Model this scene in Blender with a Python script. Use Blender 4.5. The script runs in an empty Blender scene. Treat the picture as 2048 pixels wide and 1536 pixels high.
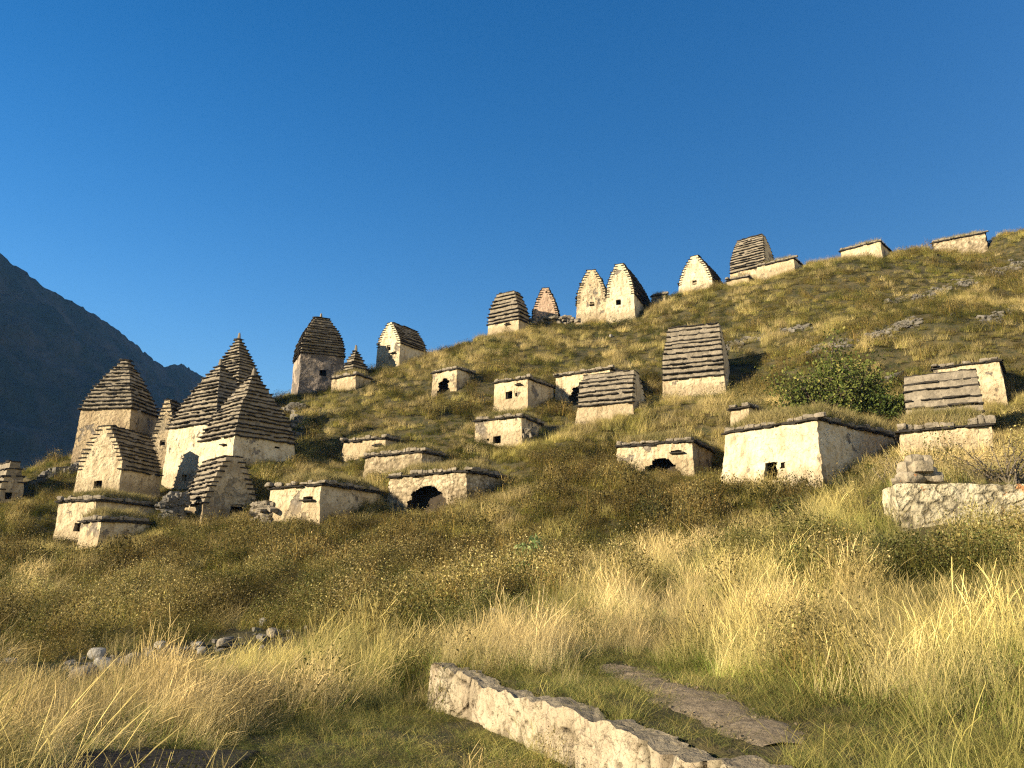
import bpy, math, random
import numpy as np
from mathutils import Vector, Matrix
R = math.radians
rng = np.random.default_rng(7)
random.seed(7)
sc = bpy.context.scene
C = sc.collection
# ------------------------------------------------------------------ camera
PITCH = R(13.5)
FPX = 1607.0                                   # focal length in pixels of the 2048-wide photograph
cam = bpy.data.cameras.new('camera'); cam.sensor_width = 36.0
cam.lens = 36.0 * FPX / 2048.0
cam.clip_start = 0.1; cam.clip_end = 20000
co = bpy.data.objects.new('camera', cam); C.objects.link(co)
co.location = (0, 0, 0); co.rotation_euler = (R(90) + PITCH, 0, 0)
sc.camera = co
# ------------------------------------------------------------------ light
SUN_AZ = 62.0      # light travels towards +x by this angle from +y
SUN_EL = 19.0
az, el = R(SUN_AZ), R(SUN_EL)
trav = Vector((math.sin(az) * math.cos(el), math.cos(az) * math.cos(el), -math.sin(el)))
sun = bpy.data.lights.new('sun', 'SUN'); sun.energy = 5.0; sun.angle = R(0.5); sun.color = (1.0, 0.85, 0.62)
so = bpy.data.objects.new('sun', sun); C.objects.link(so)
so.rotation_euler = trav.to_track_quat('-Z', 'Y').to_euler()
w = bpy.data.worlds.new('World'); sc.world = w; w.use_nodes = True
nt = w.node_tree; bg = nt.nodes['Background']
sky = nt.nodes.new('ShaderNodeTexSky'); sky.sky_type = 'NISHITA'; sky.sun_disc = False
sky.sun_elevation = el; sky.sun_rotation = R(180 - SUN_AZ)
sky.altitude = 500; sky.air_density = 1.3; sky.dust_density = 2.0; sky.ozone_density = 3.0
hs = nt.nodes.new('ShaderNodeHueSaturation'); hs.inputs['Hue'].default_value = 0.509; hs.inputs['Saturation'].default_value = 1.42
hs.inputs['Value'].default_value = 1.12
nt.links.new(sky.outputs[0], hs.inputs['Color']); nt.links.new(hs.outputs[0], bg.inputs[0])
bg.inputs[1].default_value = 0.051
vs = sc.view_settings; vs.view_transform = 'Standard'; vs.look = 'None'; vs.gamma = 1.0; vs.exposure = 1.55
sc.render.film_transparent = False
sc.cycles.use_denoising = False; sc.cycles.pixel_filter_type = 'BLACKMAN_HARRIS'; sc.cycles.filter_width = 1.25
sc.cycles.max_bounces = 6; sc.cycles.diffuse_bounces = 3; sc.cycles.glossy_bounces = 2
sc.cycles.transmission_bounces = 3; sc.cycles.transparent_max_bounces = 6

# ------------------------------------------------------------------ picture <-> place
ct, st = math.cos(PITCH), math.sin(PITCH)
def z_at(py, Y):
    v = (768 - py) / FPX
    return Y * (v * ct + st) / (ct - v * st)
def x_at(px, Y, z):
    return (px - 1024) / FPX * (Y * ct + z * st)
def at(px, py, Y):
    z = z_at(py, Y); return (x_at(px, Y, z), Y, z)
def ray(px, py):
    u = (px - 1024) / FPX; v = (768 - py) / FPX
    return Vector((u, ct - v * st, st + v * ct))
def proj(x, y, z):
    d = y * ct + z * st
    return 1024 + FPX * x / d, 768 - FPX * (-y * st + z * ct) / d

# ------------------------------------------------------------------ noise
def _h(i, j, k, s):
    n = (i * 73856093) ^ (j * 19349663) ^ (k * 83492791) ^ (s * 2654435761 & 0xffffffff)
    n = (n ^ (n >> 13)) * 1274126177 & 0xffffffff
    n = (n ^ (n >> 16)) * 2246822519 & 0xffffffff
    return ((n ^ (n >> 15)) & 0xffffff) / 16777215.0
def vnoise(p, s=0):
    p = np.asarray(p, float); f = np.floor(p); i = f.astype(np.int64); t = p - f; t = t * t * (3 - 2 * t)
    x, y, z = i[:, 0], i[:, 1], i[:, 2]; a, b, c = t[:, 0], t[:, 1], t[:, 2]
    def L(dx, dy, dz): return _h(x + dx, y + dy, z + dz, s)
    def mix(u, v, q): return u + (v - u) * q
    r = mix(mix(mix(L(0,0,0), L(1,0,0), a), mix(L(0,1,0), L(1,1,0), a), b),
            mix(mix(L(0,0,1), L(1,0,1), a), mix(L(0,1,1), L(1,1,1), a), b), c)
    return r * 2 - 1
def fbm(p, s=0, o=4, g=.5):
    r = 0; A = 1; n = 0
    for k in range(o):
        r = r + A * vnoise(np.asarray(p) * (2 ** k) + 17.3 * k, s + k); n += A; A *= g
    return r / n
def fbm2(x, y, f, s=0, o=4):
    return fbm(np.stack([x * f, y * f, np.zeros_like(x)], 1), s, o)
def worley(p, s=0):
    f = np.floor(p).astype(np.int64); F1 = np.full(len(p), 9.); F2 = np.full(len(p), 9.); cid = np.zeros(len(p))
    for dx in (-1, 0, 1):
        for dy in (-1, 0, 1):
            for dz in (-1, 0, 1):
                c = f + (dx, dy, dz)
                q = np.stack([c[:, k] + .5 + .8 * (_h(c[:, 0], c[:, 1], c[:, 2], s + k) - .5) for k in range(3)], 1)
                d = np.linalg.norm(p - q, axis=1); h = _h(c[:, 0], c[:, 1], c[:, 2], s + 9)
                m = d < F1; F2 = np.where(m, F1, np.minimum(F2, d)); F1 = np.where(m, d, F1); cid = np.where(m, h, cid)
    return F1, F2, cid

# ------------------------------------------------------------------ mesh builder
class MB:
    def __init__(s): s.V = []; s.F = []; s.M = []; s.T = []; s.n = 0
    def add(s, V, F, mat=0, tint=None):
        V = np.asarray(V, float).reshape(-1, 3); s.V.append(V)
        for f in (F if isinstance(F, list) else [F]):
            f = np.asarray(f, np.int64)
            if f.size: s.F.append(f + s.n); s.M.append(np.full(len(f), mat))
        s.T.append(np.ones((len(V), 3)) if tint is None else np.broadcast_to(np.asarray(tint, float), (len(V), 3)))
        s.n += len(V)
    def verts(s): return np.concatenate(s.V)
    def build(s, name, mats, parent=None, loc=(0, 0, 0), rotz=0, smooth=True, disp=None, tint=False, link=True):
        V = s.verts()
        tn = None
        if disp is not None:
            V = disp(V); tn = getattr(disp, 'tint', None)
        me = bpy.data.meshes.new(name)
        me.vertices.add(len(V)); me.vertices.foreach_set('co', V.astype(np.float32).ravel())
        idx = np.concatenate([f.ravel() for f in s.F]); ln = np.concatenate([np.full(len(f), f.shape[1]) for f in s.F])
        st_ = np.concatenate([[0], np.cumsum(ln)[:-1]])
        me.loops.add(len(idx)); me.loops.foreach_set('vertex_index', idx.astype(np.int32))
        me.polygons.add(len(ln)); me.polygons.foreach_set('loop_start', st_.astype(np.int32))
        me.polygons.foreach_set('material_index', np.concatenate(s.M).astype(np.int32))
        me.polygons.foreach_set('use_smooth', np.full(len(ln), bool(smooth)))
        if tint:
            T = np.concatenate(s.T); a = me.attributes.new('tint', 'FLOAT_COLOR', 'POINT')
            a.data.foreach_set('color', np.concatenate([T, np.ones((len(T), 1))], 1).astype(np.float32).ravel())
        if tn is not None and not tint:
            a = me.attributes.new('tint', 'FLOAT_COLOR', 'POINT'); a.data.foreach_set('color', np.stack([tn, tn ** 1.03, tn ** 1.1, tn * 0 + 1], 1).astype(np.float32).ravel())
        me.update(calc_edges=True); me.validate()
        for m in (mats if isinstance(mats, list) else [mats]): me.materials.append(m)
        o = bpy.data.objects.new(name, me)
        if link: C.objects.link(o)
        if parent is not None: o.parent = parent
        o.location = loc; o.rotation_euler = (0, 0, rotz)
        return o
def tag(o, label=None, cat=None, group=None, kind=None):
    for k, v in (('label', label), ('category', cat), ('group', group), ('kind', kind)):
        if v: o[k] = v
    return o
def gridF(nu, nv):            # (nu x nv) vertices
    i = np.arange(nu - 1)[:, None] * nv + np.arange(nv - 1)[None, :]
    return np.stack([i, i + nv, i + nv + 1, i + 1], -1).reshape(-1, 4)
def boxV(c, h, rot=None):
    s = np.array([[x, y, z] for x in (-1, 1) for y in (-1, 1) for z in (-1, 1)], float) * np.asarray(h)
    if rot is not None: s = s @ np.asarray(rot).T
    return s + np.asarray(c)
BOXF = np.array([[0,1,3,2],[4,6,7,5],[0,4,5,1],[2,3,7,6],[0,2,6,4],[1,5,7,3]])
def stone_mesh(n=4):
    V = []; F = []; k = 0
    t = np.linspace(-1, 1, n)
    for ax in range(3):
        for sg in (-1, 1):
            a, b = np.meshgrid(t, t, indexing='ij'); P = np.zeros((n * n, 3))
            P[:, ax] = sg; P[:, (ax + 1) % 3] = a.ravel(); P[:, (ax + 2) % 3] = b.ravel()
            f = gridF(n, n)
            if sg < 0: f = f[:, ::-1]
            V.append(P); F.append(f + k); k += n * n
    return np.concatenate(V), np.concatenate(F)
SV, SF = stone_mesh(5)
def add_stone(mb, c, h, seed, rnd=.5, rot=0, mat=0, bump=.16, tilt=0):
    P = SV.copy(); S = P / np.linalg.norm(P, axis=1)[:, None] * 1.2
    P = P * (1 - rnd) + S * rnd
    q = P * 1.1 + seed * 3.17
    P = P * (1 + bump * fbm(q, seed, 3)[:, None] * 1.5)
    P = P * np.asarray(h)
    if tilt: P = P @ np.array(Matrix.Rotation(tilt, 3, 'Y')).T
    if rot: P = P @ np.array(Matrix.Rotation(rot, 3, 'Z')).T
    mb.add(P + np.asarray(c), SF, mat)

# ------------------------------------------------------------------ materials
def newmat(name):
    m = bpy.data.materials.new(name); m.use_nodes = True; n = m.node_tree
    b = n.nodes['Principled BSDF']; b.inputs['Roughness'].default_value = .92
    b.inputs['Specular IOR Level'].default_value = .15
    return m, n, b
def N(n, t, **k):
    x = n.nodes.new(t)
    for a, v in k.items():
        if a in x.inputs: x.inputs[a].default_value = v
        else: setattr(x, a, v)
    return x
def noise(n, vec, scale, det=4, rough=.6, off=0):
    x = N(n, 'ShaderNodeTexNoise'); x.inputs['Scale'].default_value = scale; x.inputs['Detail'].default_value = det
    x.inputs['Roughness'].default_value = rough
    n.links.new(vec, x.inputs['Vector']); return x.outputs['Fac']
def ramp(n, fac, stops):
    r = N(n, 'ShaderNodeValToRGB'); e = r.color_ramp.elements
    while len(e) < len(stops): e.new(.5)
    for q, (p, c) in zip(e, stops):
        q.position = p; q.color = (c if len(c) == 4 else (*c, 1)) if not isinstance(c, (int, float)) else (c, c, c, 1)
    n.links.new(fac, r.inputs[0]); return r.outputs[0]
def mixc(n, fac, a, b, mode='MIX'):
    m = N(n, 'ShaderNodeMix', data_type='RGBA', blend_type=mode)
    for i, v in ((0, fac), (6, a), (7, b)):
        if hasattr(v, 'links') or isinstance(v, bpy.types.NodeSocket): n.links.new(v, m.inputs[i])
        else: m.inputs[i].default_value = v if i == 0 else (*v, 1)
    return m.outputs[2]
def bump(n, b, h, strength, dist, prev=None):
    x = N(n, 'ShaderNodeBump'); x.inputs['Strength'].default_value = strength; x.inputs['Distance'].default_value = dist
    n.links.new(h, x.inputs['Height'])
    if prev is not None: n.links.new(prev, x.inputs['Normal'])
    n.links.new(x.outputs[0], b.inputs['Normal']); return x.outputs[0]
def pos(n, sx=1, sy=1, sz=1):
    g = N(n, 'ShaderNodeNewGeometry'); m = N(n, 'ShaderNodeMapping'); m.inputs['Scale'].default_value = (sx, sy, sz)
    n.links.new(g.outputs['Position'], m.inputs['Vector']); return m.outputs[0]
def plaster(name, c0, c1, stain, stone=(.20, .17, .13), worn=.62, pits=.5, lichen=0., tinted=False):
    c0, c1, stain, stone = [tuple(q * .66 for q in c) for c in (c0, c1, stain, stone)]
    m, n, b = newmat(name); P = pos(n); PS = pos(n, 1.6, 1.6, .35)
    base = mixc(n, ramp(n, noise(n, P, 1.3, 5), [(.3, 0), (.7, 1)]), c0, c1)
    # rain streaks and stains
    base = mixc(n, ramp(n, noise(n, PS, 1.7, 5, .65), [(.50, 0), (.68, .9)]), base, stain)
    # fallen plaster showing the stone
    wn = noise(n, P, .75, 6, .62)
    v = N(n, 'ShaderNodeTexVoronoi'); v.inputs['Scale'].default_value = 3.1; n.links.new(pos(n, 1, 1, 1.7), v.inputs['Vector'])
    st_ = mixc(n, ramp(n, v.outputs['Distance'], [(.25, 0), (.6, 1)]), tuple(min(1, q * 1.5) for q in stone), stone)
    wf = ramp(n, wn, [(worn, 0), (worn + .03, 1)])
    base = mixc(n, wf, base, st_)
    # pits
    pn = noise(n, P, 6.5, 6, .75)
    base = mixc(n, ramp(n, pn, [(.55, 0), (.66, pits)]), base, tuple(q * .35 for q in stain))
    # hairline cracks
    cv = N(n, 'ShaderNodeTexVoronoi', feature='DISTANCE_TO_EDGE'); cv.inputs['Scale'].default_value = 1.1
    w_ = N(n, 'ShaderNodeVectorMath', operation='MULTIPLY_ADD'); nn = N(n, 'ShaderNodeTexNoise'); nn.inputs['Scale'].default_value = 2.2; nn.inputs['Detail'].default_value = 5
    n.links.new(P, nn.inputs['Vector']); n.links.new(nn.outputs['Color'], w_.inputs[0]); w_.inputs[1].default_value = (.9, .9, .9); n.links.new(P, w_.inputs[2])
    n.links.new(w_.outputs[0], cv.inputs['Vector'])
    crk = ramp(n, cv.outputs['Distance'], [(0, .8), (.012, 0)])
    base = mixc(n, crk, base, tuple(q * .3 for q in stone))
    tc = N(n, 'ShaderNodeTexCoord'); sx_ = N(n, 'ShaderNodeSeparateXYZ'); n.links.new(tc.outputs['Object'], sx_.inputs[0])
    md = N(n, 'ShaderNodeMath', operation='MULTIPLY_ADD'); n.links.new(noise(n, PS, 2.4, 5, .7), md.inputs[0]); md.inputs[1].default_value = -1.6; n.links.new(sx_.outputs[2], md.inputs[2])
    base = mixc(n, ramp(n, md.outputs[0], [(-.1, .5), (.35, 0)]), base, tuple(q * .75 for q in stain))
    if lichen:
        base = mixc(n, ramp(n, noise(n, P, 2.6, 4, .6), [(1 - lichen, 0), (1.04 - lichen, .8)]), base, (.42, .17, .045))
    if tinted:
        ta = N(n, 'ShaderNodeAttribute', attribute_name='tint'); base = mixc(n, 1.0, base, ta.outputs['Color'], 'MULTIPLY')
    n.links.new(base, b.inputs['Base Color'])
    p1 = bump(n, b, pn, .55, .05)
    p2 = bump(n, b, noise(n, P, 3.2, 6, .7), .8, .12, p1)
    inv = ramp(n, wf, [(0, 1), (1, 0)])
    p3 = bump(n, b, inv, .8, .06, p2)
    v2 = N(n, 'ShaderNodeTexVoronoi', feature='SMOOTH_F1'); v2.inputs['Scale'].default_value = 3.4; v2.inputs['Smoothness'].default_value = .35
    n.links.new(w_.outputs[0], v2.inputs['Vector']); bump(n, b, ramp(n, v2.outputs['Distance'], [(0, 1), (.7, 0)]), .55, .10, p3)
    return m
def rock(name, c0, c1, c2, scale=2.5, bs=.8, lichen=0.):
    c0, c1, c2 = [tuple(q * .56 for q in c) for c in (c0, c1, c2)]
    m, n, b = newmat(name); P = pos(n)
    base = mixc(n, ramp(n, noise(n, P, scale, 6, .65), [(.3, 0), (.7, 1)]), c0, c1)
    base = mixc(n, ramp(n, noise(n, P, scale * 4, 5, .7), [(.5, 0), (.72, .85)]), base, c2)
    v = N(n, 'ShaderNodeTexVoronoi'); v.inputs['Scale'].default_value = scale * 1.1; n.links.new(P, v.inputs['Vector'])
    hsv = N(n, 'ShaderNodeSeparateColor'); n.links.new(v.outputs['Color'], hsv.inputs[0])
    base = mixc(n, ramp(n, hsv.outputs[0], [(.0, 0), (1, .45)]), base, tuple(q * .45 for q in c0))
    if lichen:
        base = mixc(n, ramp(n, noise(n, P, 2.1, 4, .6), [(1 - lichen, 0), (1.04 - lichen, .85)]), base, (.45, .17, .04))
    n.links.new(base, b.inputs['Base Color'])
    p1 = bump(n, b, noise(n, P, scale * 6, 6, .75), bs, .03)
    bump(n, b, noise(n, P, scale * 1.6, 5, .65), bs, .09, p1)
    return m
M = {}
M['cream'] = plaster('plaster_cream', (.58, .46, .28), (.76, .64, .42), (.40, .30, .17), worn=.59, pits=.75)
M['pale'] = plaster('plaster_pale', (.64, .53, .34), (.84, .74, .52), (.44, .34, .20), worn=.62, pits=.65)
M['tan'] = plaster('plaster_tan', (.42, .32, .18), (.56, .44, .27), (.28, .20, .12), worn=.58, pits=.8)
M['pink'] = plaster('plaster_pink', (.56, .39, .27), (.68, .49, .34), (.42, .29, .19), worn=.72)
M['worn'] = plaster('plaster_worn', (.40, .32, .24), (.48, .39, .30), (.24, .19, .15), (.17, .145, .12), worn=.50, pits=.7)
M['masonry'] = plaster('plaster_masonry', (.46, .36, .21), (.66, .54, .35), (.30, .22, .13), (.28, .23, .15), worn=.54, pits=.85)
M['lichen'] = plaster('plaster_lichen', (.62, .53, .34), (.84, .75, .52), (.32, .27, .18), (.26, .24, .18), worn=.60, pits=.8, lichen=.34, tinted=True)
M['masonry_t'] = plaster('plaster_masonry_stones', (.52, .42, .26), (.72, .60, .40), (.34, .26, .16), (.28, .23, .15), worn=.62, pits=.8, tinted=True)
M['block'] = rock('wall_block', (.50, .42, .29), (.76, .66, .48), (.26, .21, .14), 3.0, lichen=.38)
M['riser'] = rock('roof_stone', (.28, .24, .175), (.54, .46, .34), (.12, .10, .075), 2.8)
M['slate'] = rock('slate', (.045, .04, .033), (.09, .077, .06), (.022, .02, .017), 3.2)
M['rock'] = rock('grey_rock', (.20, .18, .15), (.36, .33, .27), (.09, .08, .065), 2.2)
M['rock_lichen'] = rock('lichen_rock', (.44, .37, .25), (.66, .56, .40), (.20, .16, .11), 3.2, lichen=.36)
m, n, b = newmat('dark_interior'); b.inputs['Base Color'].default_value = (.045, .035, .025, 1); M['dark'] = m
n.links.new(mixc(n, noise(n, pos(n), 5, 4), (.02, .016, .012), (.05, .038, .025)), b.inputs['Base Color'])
m, n, b = newmat('turf_soil'); M['soil'] = m
n.links.new(mixc(n, ramp(n, noise(n, pos(n), 2.2, 5), [(.35, 0), (.65, 1)]), (.10, .085, .04), (.20, .155, .07)), b.inputs['Base Color'])
def blademat(name, inst):
    m = bpy.data.materials.new(name); m.use_nodes = True; n = m.node_tree; n.nodes.clear()
    out = N(n, 'ShaderNodeOutputMaterial'); a = N(n, 'ShaderNodeAttribute', attribute_name='clump_tint' if inst else 'tint', attribute_type='INSTANCER' if inst else 'GEOMETRY')
    col = a.outputs['Color']
    if inst:
        g = N(n, 'ShaderNodeAttribute', attribute_name='tint', attribute_type='GEOMETRY')
        col = mixc(n, 1.0, a.outputs['Color'], g.outputs['Color'], 'MULTIPLY')
    d = N(n, 'ShaderNodeBsdfDiffuse'); t = N(n, 'ShaderNodeBsdfTranslucent'); mx = N(n, 'ShaderNodeMixShader'); mx.inputs[0].default_value = .28
    n.links.new(col, d.inputs[0]); n.links.new(col, t.inputs[0]); n.links.new(d.outputs[0], mx.inputs[1]); n.links.new(t.outputs[0], mx.inputs[2])
    n.links.new(mx.outputs[0], out.inputs[0]); return m
M['wallstone'] = plaster('wall_stone', (.64, .54, .35), (.86, .78, .56), (.44, .34, .23), (.22, .19, .15), worn=.66, pits=.75, lichen=.27, tinted=True)
M['captop'] = rock('wall_top_mortar', (.30, .25, .17), (.46, .39, .27), (.16, .13, .09), 4.)
M['white'] = rock('white_stone', (.46, .43, .37), (.62, .58, .50), (.30, .27, .22), 4.)
M['gravel'] = rock('path_gravel', (.34, .265, .17), (.54, .43, .29), (.20, .155, .10), 9., .8)
M['bark'] = rock('bark', (.12, .09, .06), (.18, .14, .10), (.07, .05, .04), 9.)
M['twig'] = rock('dead_twig', (.30, .25, .19), (.42, .36, .28), (.18, .14, .10), 9.)
M['blade'] = blademat('grass_blade', False); M['blade_i'] = blademat('grass_blade_clump', True)

# ------------------------------------------------------------------ the front wall of the terrace (line), used by the ground too
WE = np.array([-.97, 10.7]); WD = np.array([.379, -.925]); WD = WD / np.linalg.norm(WD); WN = np.array([-WD[1], WD[0]])  # WN points to the right/back side
if WN[0] < 0: WN = -WN
def wall_step(x, y):
    dx, dy = x - WE[0], y - WE[1]
    s = dx * WN[0] + dy * WN[1]; t = dx * WD[0] + dy * WD[1]
    side = np.clip((.30 - s) / .26, 0, 1)
    return .40 * side * np.clip((t + 2.2) / 2.2, 0, 1)
# ------------------------------------------------------------------ the tombs, read off the photograph
CT = []      # ground control points
def ctl(px, py, Y, dz=0.): x, y, z = at(px, py, Y); CT.append((x, y, z + dz))
TOMBS = []
def tomb(**k):
    a = R(k['a']); Y = k['Y']; ca, sa = math.cos(a), math.sin(a)
    ze = z_at(k['ye'], Y); X = x_at(k['xc'], Y, ze); D0 = Y * ct + ze * st
    ul = (k['xl'] - 1024) / FPX; ur = (k['xr'] - 1024) / FPX
    k['w'] = k.get('w') or (X - ul * D0) / (ca + ul * sa * ct)
    k['d'] = k.get('d') or (ur * D0 - X) / (sa - ur * ca * ct)
    k['P'] = (X, Y); zb = z_at(k['yb'], Y); k['zb'] = zb; k['ze'] = ze
    w_, d_ = k['w'], k['d']
    ex, ey = np.array([ca, -sa]), np.array([sa, ca]); k['ex'] = ex; k['ey'] = ey
    cen = np.array([X, Y]) - ex * w_ / 2 + ey * d_ / 2; k['cen'] = cen
    if 'yt' in k:
        yy = cen[1] if k['kind'] != 'G' else (np.array([X, Y]) - ex * w_ / 2)[1]
        k['zt'] = z_at(k['yt'], yy)
    if not k.get('noctl'):
        CT.append((X, Y, zb - .12))
        L = np.array([X, Y]) - ex * w_
        if 'ybl' in k: CT.append((L[0], L[1], z_at(k['ybl'], L[1]) - .12))
        if k['kind'] == 'B' and d_ > 1.2:
            B = np.array([X, Y]) + ey * d_; CT.append((B[0], B[1], ze - .35)); B = B - ex * w_; CT.append((B[0], B[1], ze - .25))
    TOMBS.append(k)
PYR, GAB, SLB, BOX = 'P', 'G', 'S', 'B'
tomb(kind=PYR, label='broad tan tower tomb with grey stepped pyramid roof, leftmost of the pointed roofs', xl=163, xc=262, xr=314, yb=925, ybl=928, ye=815, yt=722, Y=58, a=7, n=14, p=1.35, top=.07, mat='tan', bat=.10)
tomb(kind=GAB, label='small gabled tomb with square window, in front of the broad tan tower tomb', xl=156, xc=243, xr=320, yb=990, ybl=990, ye=937, yt=852, Y=50, a=12, n=11, p=1.5, top=.2, mat='cream', holes=[('F', 188, 962, 205, 977, 'r')])
tomb(kind=GAB, label='narrow gabled tomb squeezed between the tan tower tomb and the pale pyramid tombs', xl=297, xc=352, xr=380, yb=925, ybl=930, ye=905, yt=800, Y=58, a=6, n=14, p=1.35, top=.14, mat='masonry', holes=[('F', 320, 880, 331, 891, 'r')])
tomb(kind=PYR, label='pale plastered pyramid tomb whose wall catches the stepped shadow of the gabled tomb', xl=338, xc=430, xr=520, yb=968, ybl=972, ye=843, yt=735, Y=54, a=33, n=15, p=1.4, top=.06, mat='pale', finial=1, holes=[('F', 366, 950, 374, 962, 'r')])
tomb(kind=PYR, label='pale pyramid tomb with wide shaded slate roof, right front of the pyramid tomb cluster', xl=402, xc=470, xr=590, yb=945, ybl=985, ye=870, yt=755, Y=50, a=40, n=16, p=1.4, top=.06, mat='pale', finial=1, holes=[('R', 550, 893, 560, 897, 'r')])
tomb(kind=PYR, label='tallest stepped pyramid roof rising behind the two pale pyramid tombs', xl=409, xc=476, xr=528, yb=870, ye=780, yt=680, Y=64, a=33, n=17, p=1.35, top=.06, mat='pale', finial=1)
tomb(kind=SLB, label='half ruined tomb, lit stepped roof slabs on its left, dark doorway in its shaded gable', xl=362, xc=408, xr=512, yb=1047, ybl=1045, ye=1005, yt=920, Y=44, a=48, n=9, p=1.25, top=.25, mat='masonry', holes=[('R', 460, 998, 487, 1032, 'r')])
tomb(kind=SLB, label='small roofed tomb cut by the left edge of the photo, dark square window', xl=-42, xc=2, xr=46, yb=1012, ybl=1010, ye=978, yt=931, Y=52, a=45, n=4, p=1.3, top=.3, mat='masonry', holes=[('R', 9, 985, 23, 999, 'r')])
tomb(kind=BOX, label='low flat box tomb with a square window at its right corner, behind the smallest box', xl=120, xc=193, xr=318, yb=1088, ybl=1078, ye=1001, Y=44.5, a=20, mat='cream', holes=[('F', 149, 1046, 162, 1063, 'r')], turf=.12)
tomb(kind=BOX, label='small flat roofed box tomb at the slope foot, lowest tomb on the left', xl=162, xc=203, xr=300, yb=1106, ybl=1106, ye=1042, Y=40, a=33, mat='cream', turf=.12)
tomb(kind=PYR, label='tall tower tomb with black convex roof on the crest, lower wall bare stone', xl=593, xc=603, xr=688, yb=787, ybl=792, ye=704, yt=640, Y=70, a=66, n=15, p=2.0, top=.26, mat='worn', finial=1, bat=.05, holes=[('R', 638, 740, 652, 752, 'r')], w=4.2)
tomb(kind=PYR, label='small stepped pyramid tomb peeking over a box tomb beside the black roofed tower', xl=684, xc=705, xr=735, yb=765, ye=744, yt=704, Y=68, a=38, n=8, p=1.5, top=.08, mat='cream', finial=1, noctl=1)
tomb(kind=BOX, label='box tomb with a pointed shadow on its front, below the black roofed tower', xl=664, xc=712, xr=742, yb=777, ybl=784, ye=750, Y=65, a=33, mat='cream', turf=.12)
tomb(kind=GAB, label='gabled crest tomb with a tower shadow across its front and long dark side roof', xl=755, xc=800, xr=852, yb=729, ybl=738, ye=686, yt=645, Y=74, a=33, n=10, p=1.6, top=.12, mat='pale', holes=[('F', 774, 690, 781, 701, 'r'), ('F', 784, 703, 792, 706, 'r')])
tomb(kind=BOX, label='box tomb with a broad brown doorway, alone below the gap in the crest row', xl=866, xc=914, xr=948, yb=777, ybl=796, ye=738, Y=62, a=36, mat='cream', turf=.06, holes=[('F', 876, 757, 900, 792, 'a')])
tomb(kind=PYR, label='crest tomb with blunt stepped roof, left of the thin pink gable', xl=976, xc=1037, xr=1058, yb=662, ybl=681, ye=638, yt=589, Y=82, a=33, n=8, p=1.9, top=.52, mat='cream', holes=[('F', 1011, 645, 1020, 649, 'r')])
tomb(kind=GAB, label='thin pinkish gabled tomb with a tiny point on top, on the crest', xl=1066, xc=1116, xr=1123, yb=645, ybl=647, ye=630, yt=576, Y=86, a=6, d=4.0, n=12, p=1.6, top=.2, mat='pink', finial=1, holes=[('F', 1085, 635, 1096, 641, 'r'), ('F', 1091, 583, 1095, 587, 'r')])
tomb(kind=GAB, label='left and lower tomb of the pale twin gables on the crest, stained front', xl=1154, xc=1214, xr=1240, yb=642, ybl=648, ye=602, yt=540, Y=84, a=13, n=13, p=1.75, top=.2, mat='cream', holes=[('F', 1179, 604, 1189, 613, 'r')])
tomb(kind=GAB, label='right and taller tomb of the pale twin gables on the crest', xl=1213, xc=1268, xr=1301, yb=636, ybl=644, ye=587, yt=528, Y=82, a=24, n=13, p=1.85, top=.2, mat='pale', holes=[('F', 1232, 599, 1242, 610, 'r')])
tomb(kind=GAB, label='squat gabled tomb with one black window, alone on the crest right of the twin gables', xl=1358, xc=1424, xr=1448, yb=580, ybl=587, ye=558, yt=512, Y=84, a=32, n=11, p=1.55, top=.14, mat='pale', holes=[('F', 1385, 561, 1394, 570, 'r')])
tomb(kind=SLB, label='crest tomb with a sloping roof of many thin stone courses facing the viewer', xl=1460, xc=1530, xr=1555, yb=560, ybl=570, ye=530, yt=478, Y=83, a=38, n=13, p=1.6, top=.2, topx=.72, mat='cream')
tomb(kind=BOX, label='long low box tomb adjoining the slab roofed tomb on the crest', xl=1514, xc=1587, xr=1612, yb=543, ybl=558, ye=517, Y=79, a=38, mat='cream', turf=.1)
tomb(kind=BOX, label='tiny low plinth of stone in front of the slab roofed crest tomb', xl=1454, xc=1497, xr=1508, yb=566, ybl=572, ye=553, Y=79.5, a=36, mat='cream', turf=.05)
tomb(kind=BOX, label='box tomb on the right part of the crest with a small round hole', xl=1681, xc=1760, xr=1790, yb=518, ybl=530, ye=483, Y=80, a=40, mat='cream', turf=.1, holes=[('F', 1715, 515, 1726, 523, 'r'), ('F', 1735, 510, 1739, 514, 'r')])
tomb(kind=BOX, label='highest and rightmost box tomb on the crest, rough stone front', xl=1866, xc=1969, xr=1978, yb=502, ybl=509, ye=466, Y=80, a=33, d=4.5, mat='masonry', stones=1, turf=.1, holes=[('F', 1903, 500, 1916, 507, 'r')])
tomb(kind=BOX, label='tiny buried stone box on the crest right of the twin gables', xl=1304, xc=1330, xr=1345, yb=600, ybl=603, ye=589, Y=84, a=30, mat='cream', turf=.03, noctl=1)
tomb(kind=BOX, label='box tomb with a black square window and two small holes, upper mid slope', xl=989, xc=1055, xr=1108, yb=817, ybl=826, ye=757, Y=57, a=33, mat='cream', turf=.16, holes=[('F', 1013, 783, 1026, 798, 'r'), ('F', 1032, 786, 1036, 793, 'r'), ('F', 1034, 766, 1043, 769, 'r')])
tomb(kind=BOX, label='box tomb with a broken arched opening, half hidden by the seven row slab tomb', xl=1112, xc=1220, xr=1266, yb=812, ybl=806, ye=738, Y=57.5, a=33, mat='cream', turf=.16, holes=[('F', 1138, 762, 1212, 830, 'a')])
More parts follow.
